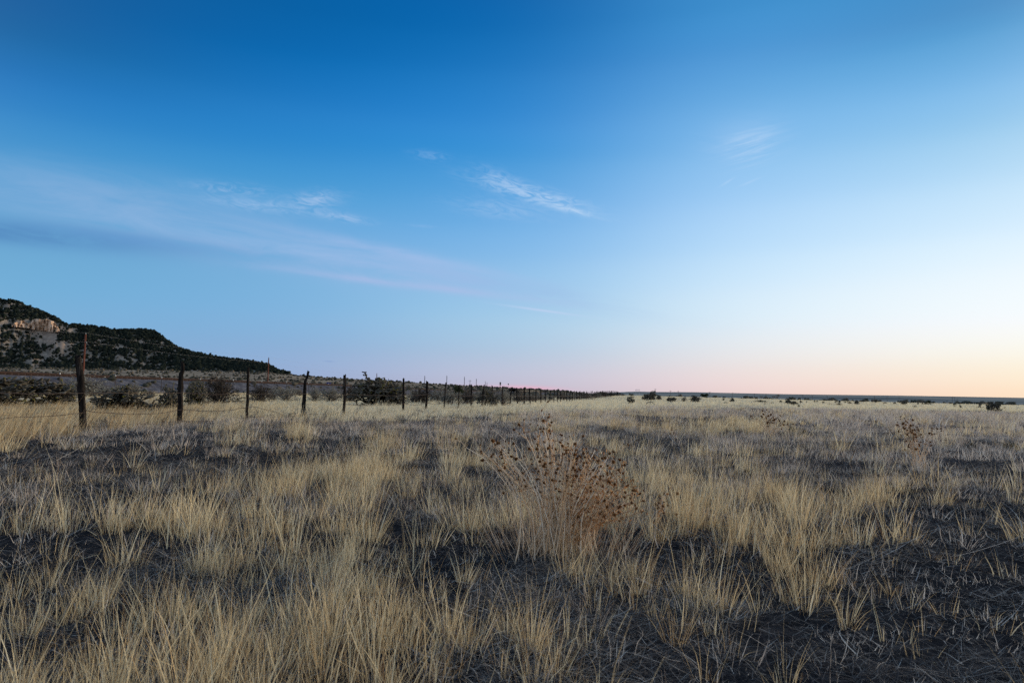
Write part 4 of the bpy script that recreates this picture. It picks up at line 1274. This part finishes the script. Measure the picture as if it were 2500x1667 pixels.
# right, across the pale field
for kind, px, yb, w_, h, lab in [
    ('cholla', 1537, 985.5, 21, 20, 'rounded dark cholla standing nearest the vanishing end of the fence'),
    ('cholla', 1580, 978, 17, 15, 'cholla left of the tight dark pair in the pale field'),
    ('cholla', 1597, 977, 18, 19, 'taller left cholla of the tight dark pair'),
    ('cholla', 1610, 977, 15, 14, 'shorter right cholla of the tight dark pair'),
    ('cholla', 1643, 981.5, 20, 11, 'low straggling cholla right of the tight dark pair'),
    ('brown', 1671, 980.5, 16, 12, 'reddish dark shrub between straggling and rounded chollas'),
    ('cholla', 1695, 983, 20, 15, 'full rounded cholla below the dark round juniper'),
    ('cholla', 1707, 977, 7, 8, 'little cholla at the shoulder of the full rounded one'),
    ('cholla', 1767, 978.5, 4, 6, 'tiny upright shrub left of the small upright cholla'),
    ('cholla', 1787, 981.5, 9, 9, 'small upright cholla alone in the pale field'),
    ('green', 1856, 982, 34, 5, 'low wide dull green shrub hugging the pale field'),
    ('cholla', 1924, 986, 18, 13, 'leafy cholla, left and bigger of a pair'),
    ('cholla', 1940, 989, 14, 9, 'leafy cholla, right and smaller of a pair'),
    ('green', 1950, 994, 7, 6, 'tiny sprig in front of the leafy cholla pair'),
    ('green', 1989, 981.5, 4, 5, 'left of two tiny twin shrubs in the field'),
    ('green', 1995, 981.5, 4, 4, 'right of two tiny twin shrubs in the field'),
    ('green', 2048, 990, 14, 6, 'flat dark mound of shrub in the mid field'),
    ('green', 2073, 985.5, 10, 5, 'flat shrub between dark mound and small cholla'),
    ('cholla', 2091, 987.5, 10, 9, 'small dark cholla right of the flat shrub'),
    ('green', 2138, 983, 7, 6, 'single dark shrub at the field edge'),
    ('cholla', 2210, 988, 15, 10, 'wide cholla left of the row of field edge trees'),
    ('green', 2390, 997, 16, 5, 'low bright green shrub left of the big right cholla'),
    ('cholla', 2427, 1004, 25, 21, 'big dark cholla near the right edge of the field'),
    ('green', 2451, 998, 5, 4, 'tiny shrub right of the big right cholla'),
]: plant(kind, px, None, w_ * 1.0, h * 1.0, lab, yb=yb)
for kind, px, Y, w_, h, lab in [
    ('juniper', 1721, 205, 17, 9, 'dark round juniper at the far side of the field'),
    ('bare', 1888, 206, 12, 8, 'shorter leafless tree of the tall far pair'),
    ('bare', 1899, 207, 13, 13, 'taller leafless tree of the tall far pair'),
    ('bare', 1858, 207, 12, 7, 'low grey tree left of the tall far pair'),
    ('bare', 2067, 204, 12, 9, 'lone leafless tree above the mid field shrubs'),
    ('juniper', 2230, 203, 12, 8, 'first dark tree in the row at the field edge'),
    ('juniper', 2247, 203, 12, 9, 'second dark tree in the row at the field edge'),
    ('juniper', 2266, 203, 15, 8, 'third and widest dark tree in the row at the field edge'),
    ('juniper', 2361, 202, 15, 8, 'bushy far tree, first of four toward the right edge'),
    ('juniper', 2380, 202, 14, 7, 'bushy far tree, second of four toward the right edge'),
    ('juniper', 2400, 202, 15, 8, 'bushy far tree, third of four toward the right edge'),
    ('juniper', 2416, 202, 11, 9, 'bushy far tree, last and tallest of four toward the right edge'),
    ('juniper', 2441, 202, 12, 7, 'dark far bush behind the big right cholla'),
]: plant(kind, px, Y, w_, h, lab)
for px, yb, w_, h, lab in [
    (1932, 1056, 22, 14, 'dark green sprig right of the far dead sunflower clump'),
    (1962, 1060, 18, 10, 'second dark sprig just right of another in grey weeds'),
    (2362, 1098, 30, 18, 'dark green weed patch right of the tall dead sunflowers'),
    (2462, 1098, 50, 16, 'dark green weed patch at the right edge among grey weeds'),
]: plant('green', px, None, w_, h, lab, yb=yb)

for k in range(34):
    px = 1500 + 980 * gp.random(); yy = np.interp(px, [1500, 2500], [969, 991]) + 1.5 + 9 * gp.random() ** 2
    plant(['green', 'cholla'][k % 2], px, None, 4 + 6 * gp.random(), 2.5 + 3 * gp.random(), 'tiny dark shrub dotted over the far side of the pale field', 'tiny shrubs dotted over the pale field', yb=yy)

# fallen dead branch in the field
P = unproj(np.array([1588]), np.array([988.5]))[0]; s = P[1] / FPX
mb = MB()
mb.tube(np.array([(-12, 0, -1), (-9, 1, 4), (-4, 0, 8), (2, 0, 7), (8, -1, 4), (13, 0, 0)]) * s, np.array([1.0, .9, .8, .8, .6, .4]) * s, 6, .6)
mb.tube(np.array([(0, 0, 8), (3, 1, 11), (5, 1, 12)]) * s, np.array([.8, .5, .3]) * s, 5, .6)
mb.tube(np.array([(3, 0, 7), (8, 2, 9), (11, 2, 8)]) * s, np.array([.7, .5, .3]) * s, 5, .6)
mb.tube(np.array([(-3, 0, 8), (0, -3, 4), (1, -5, 0)]) * s, np.array([.7, .5, .3]) * s, 5, .6)
o = mb.build('dead_branch', M_twig, loc=tuple(P)); tag(o, 'arched grey dead branch lying in the pale field below the chollas', 'branch')

# ------------------------------------------------------------------ dead sunflowers
M_stalk = tint_mat('dead_stalk', [(0.0, (.34, .20, .105)), (0.45, (.62, .43, .26)), (1.0, (.82, .71, .56))], 0.0)
M_head = tint_mat('seed_head', [(0.0, (.06, .027, .012)), (0.5, (.20, .088, .030)), (1.0, (.38, .185, .065))], 0.1)
M_dleaf = tint_mat('curled_leaf', [(0.0, (.22, .10, .04)), (0.5, (.43, .215, .09)), (0.85, (.60, .37, .19)), (1.0, (.76, .63, .48))], 0.25)


def head_mesh(seed):
    g = np.random.default_rng(seed); mb = MB()
    mb.tube([(0, 0, -.6), (0, 0, 0), (0, 0, .35), (0, 0, .5)], [.2, .75, .8, .35], 9, .15)
    for k in range(13):
        th = k * 6.283 / 13 + g.normal(0, .12); u = np.array([math.cos(th), math.sin(th), 0]); v = np.array([-u[1], u[0], 0])
        a_ = u * .7; t_ = u * (1.3 + .4 * g.random()) + [0, 0, .5 * g.random() - .15]
        mb.add([a_ - v * .18, a_ + v * .18, t_ + v * .04, t_ - v * .04], [(0, 1, 2, 3)], .5 + .5 * g.random())
    return mb


HEADS = None


def sunflower(px, yb, label, tips, height_px, nstem, nhead_each, leafn, seed, headsize=.011, stalks=1.0, basew=.10):
    """clump of dead stalks; tips is a list of (dx, dz, spread, weight) in pixels that the stalks reach for"""
    global HEADS
    g = np.random.default_rng(seed)
    P0 = unproj(np.array([float(px)]), np.array([float(yb)]))[0]; s = P0[1] / FPX
    root = thing('dead_sunflower', label, 'dead plant', tuple(P0), 0, 'dead sunflower clumps')
    st = MB(); lf = MB(); heads = []; LC = []
    wts = np.array([t_[3] for t_ in tips], float); wts /= wts.sum()
    for k in range(nstem):
        tx, tz, sp, _ = tips[g.choice(len(tips), p=wts)]
        tip = np.array([(tx + g.normal(0, sp)) * s, g.normal(0, .16) * height_px * s, max(.12 * height_px, tz + g.normal(0, sp * .55)) * s])
        b0 = np.array([g.normal(0, basew) * .6 + tip[0] * .10, g.normal(0, basew) * .5, -.02])
        u = np.linspace(0, 1, 9)[:, None]
        ctrl = np.array([tip[0] * .30, tip[1] * .3, tip[2] * .58])
        C_ = b0 * (1 - u) ** 2 + 2 * ctrl * u * (1 - u) + tip * u ** 2 + np.cumsum(g.normal(0, .0075, (9, 3)), 0) * u
        r0 = (.0021 + .0016 * g.random()) * stalks
        st.tube(C_, np.linspace(r0, r0 * .5, 9), 5, np.clip(g.normal(.70, .22), 0, 1), cap=False)
        nh = g.poisson(nhead_each) + 1
        for q in range(nh):
            a_ = C_[int(g.integers(5, 9))] if q else C_[8]
            if q:
                d = g.normal(0, 1, 3) * [1, 1, .5] + [0, 0, 1.0]; d /= np.linalg.norm(d); e = a_ + d * (.03 + .09 * g.random())
                mid = (a_ + e) / 2 + g.normal(0, .008, 3)
                st.tube([a_, mid, e], [r0 * .5, r0 * .42, r0 * .35], 4, np.clip(g.normal(.45, .2), 0, 1), cap=False); a_ = e
            heads.append(a_)
        for q in range(int(leafn * g.random() * 2 * (1.0 + 1.1 * np.clip(tx / 120, -.6, 1)))):
            LC.append(C_[int(g.integers(3, 9))] + g.normal(0, .018, 3))
    st.build('stalks', M_stalk, root)
    if LC: quads_at(lf, np.array(LC), .021, g, .4); lf.build('dead_leaves', M_dleaf, root)
    if HEADS is None: HEADS = [head_mesh(90 + k) for k in range(4)]; HEADS = [h.build('seed_head', M_head, root) for h in HEADS]; first = HEADS
    else: first = []
    order = sorted(range(len(heads)), key=lambda q: -heads[q][2]); rest = MB()
    for n_, q in enumerate(order):
        sz = headsize * (.55 + .8 * g.random())
        rot = Matrix.Rotation(g.normal(0, .7), 4, 'X') @ Matrix.Rotation(g.normal(0, .7), 4, 'Y') @ Matrix.Rotation(g.random() * 6, 4, 'Z')
        if n_ < 92:
            ob = first[n_] if n_ < len(first) else HEADS[n_ % 4].copy()
            if n_ >= len(first): COL.objects.link(ob); ob.parent = root
            ob.matrix_basis = Matrix.Translation(heads[q]) @ rot @ Matrix.Scale(sz, 4)
        else:
            hm = head_mesh(200 + n_); R3 = np.array(rot.to_3x3()) * sz
            for v_, f_, t_ in zip(hm.v, hm.f, hm.t):
                rest.v.append(v_ @ R3.T + heads[q]); rest.t.append(t_)
            rest.f += [f_ + rest.n for f_ in hm.f]; rest.n += hm.n
    if rest.n: tag(rest.build('seed_heads', M_head, root), kind='stuff')
    return root, P0


root, P0 = sunflower(1365, 1352, 'large fan-shaped dead sunflower clump in the middle of the foreground grass',
    [(-190, 255, 26, 1.8), (-130, 225, 30, 1.5), (-70, 280, 24, 1.7), (-40, 318, 12, .8), (0, 255, 30, 2.0), (50, 235, 30, 2.4), (95, 205, 30, 2.4), (150, 175, 20, 2.4), (165, 120, 20, 2.2), (100, 130, 30, 1.2), (20, 170, 40, 1.2)],
    300, 96, 3.2, 14, 501, .0094, 1.35, .16)
g = np.random.default_rng(502)
m_ = 520                                       # thin straw-coloured shoots filling the clump
th = g.random(m_) * 6.283; q = np.abs(g.normal(0, .15, m_))
base = np.stack([P0[0] + .02 + q * np.cos(th) * 1.5, P0[1] + q * np.sin(th), np.full(m_, P0[2] - .01)], -1)
lean = np.abs(g.normal(.0, .16, m_)) + q * 1.4
V_, Q_, T_ = blades(base, .22 + .36 * g.random(m_), np.pi / 2 - th, lean, g.normal(.15, .2, m_), np.full(m_, .0020), 4, np.clip(g.normal(.50, .25, m_), 0, 1), .15)
me = mesh_np('fine_shoots', V_ - P0, Q_, M_stalk, dict(tint=T_)); ob = link('fine_shoots', me, root); tag(ob, kind='stuff')

sunflower(1880, 1066, 'small far dead sunflower clump with dark heads in golden grass', [(-32, 48, 8, 1), (-5, 51, 9, 1.4), (18, 44, 10, 1), (38, 34, 6, .6), (-15, 38, 10, 1)], 60, 22, 2.4, 4, 503, .020, 2.4)
sunflower(2240, 1146, 'tall narrow dead sunflower clump among grey weeds', [(-28, 110, 6, 1), (-5, 102, 10, 1.4), (22, 92, 12, 1), (35, 62, 10, .7), (-18, 70, 10, .9), (10, 58, 14, .8)], 112, 24, 2.6, 4, 504, .015, 1.7)
sunflower(1592, 1296, 'short leaning dead sunflower right of the large fan-shaped clump', [(18, 70, 10, 1), (38, 88, 9, 1.4), (30, 45, 9, .8)], 95, 7, 1.6, 8, 505, .011, 1.0, .03)
sunflower(1648, 1080, 'sparse dead sunflower sprig in the dark strip beyond the large clump', [(0, 24, 6, 1), (-10, 18, 6, 1)], 30, 4, 1.2, 4, 506, .014, 1.5, .03)
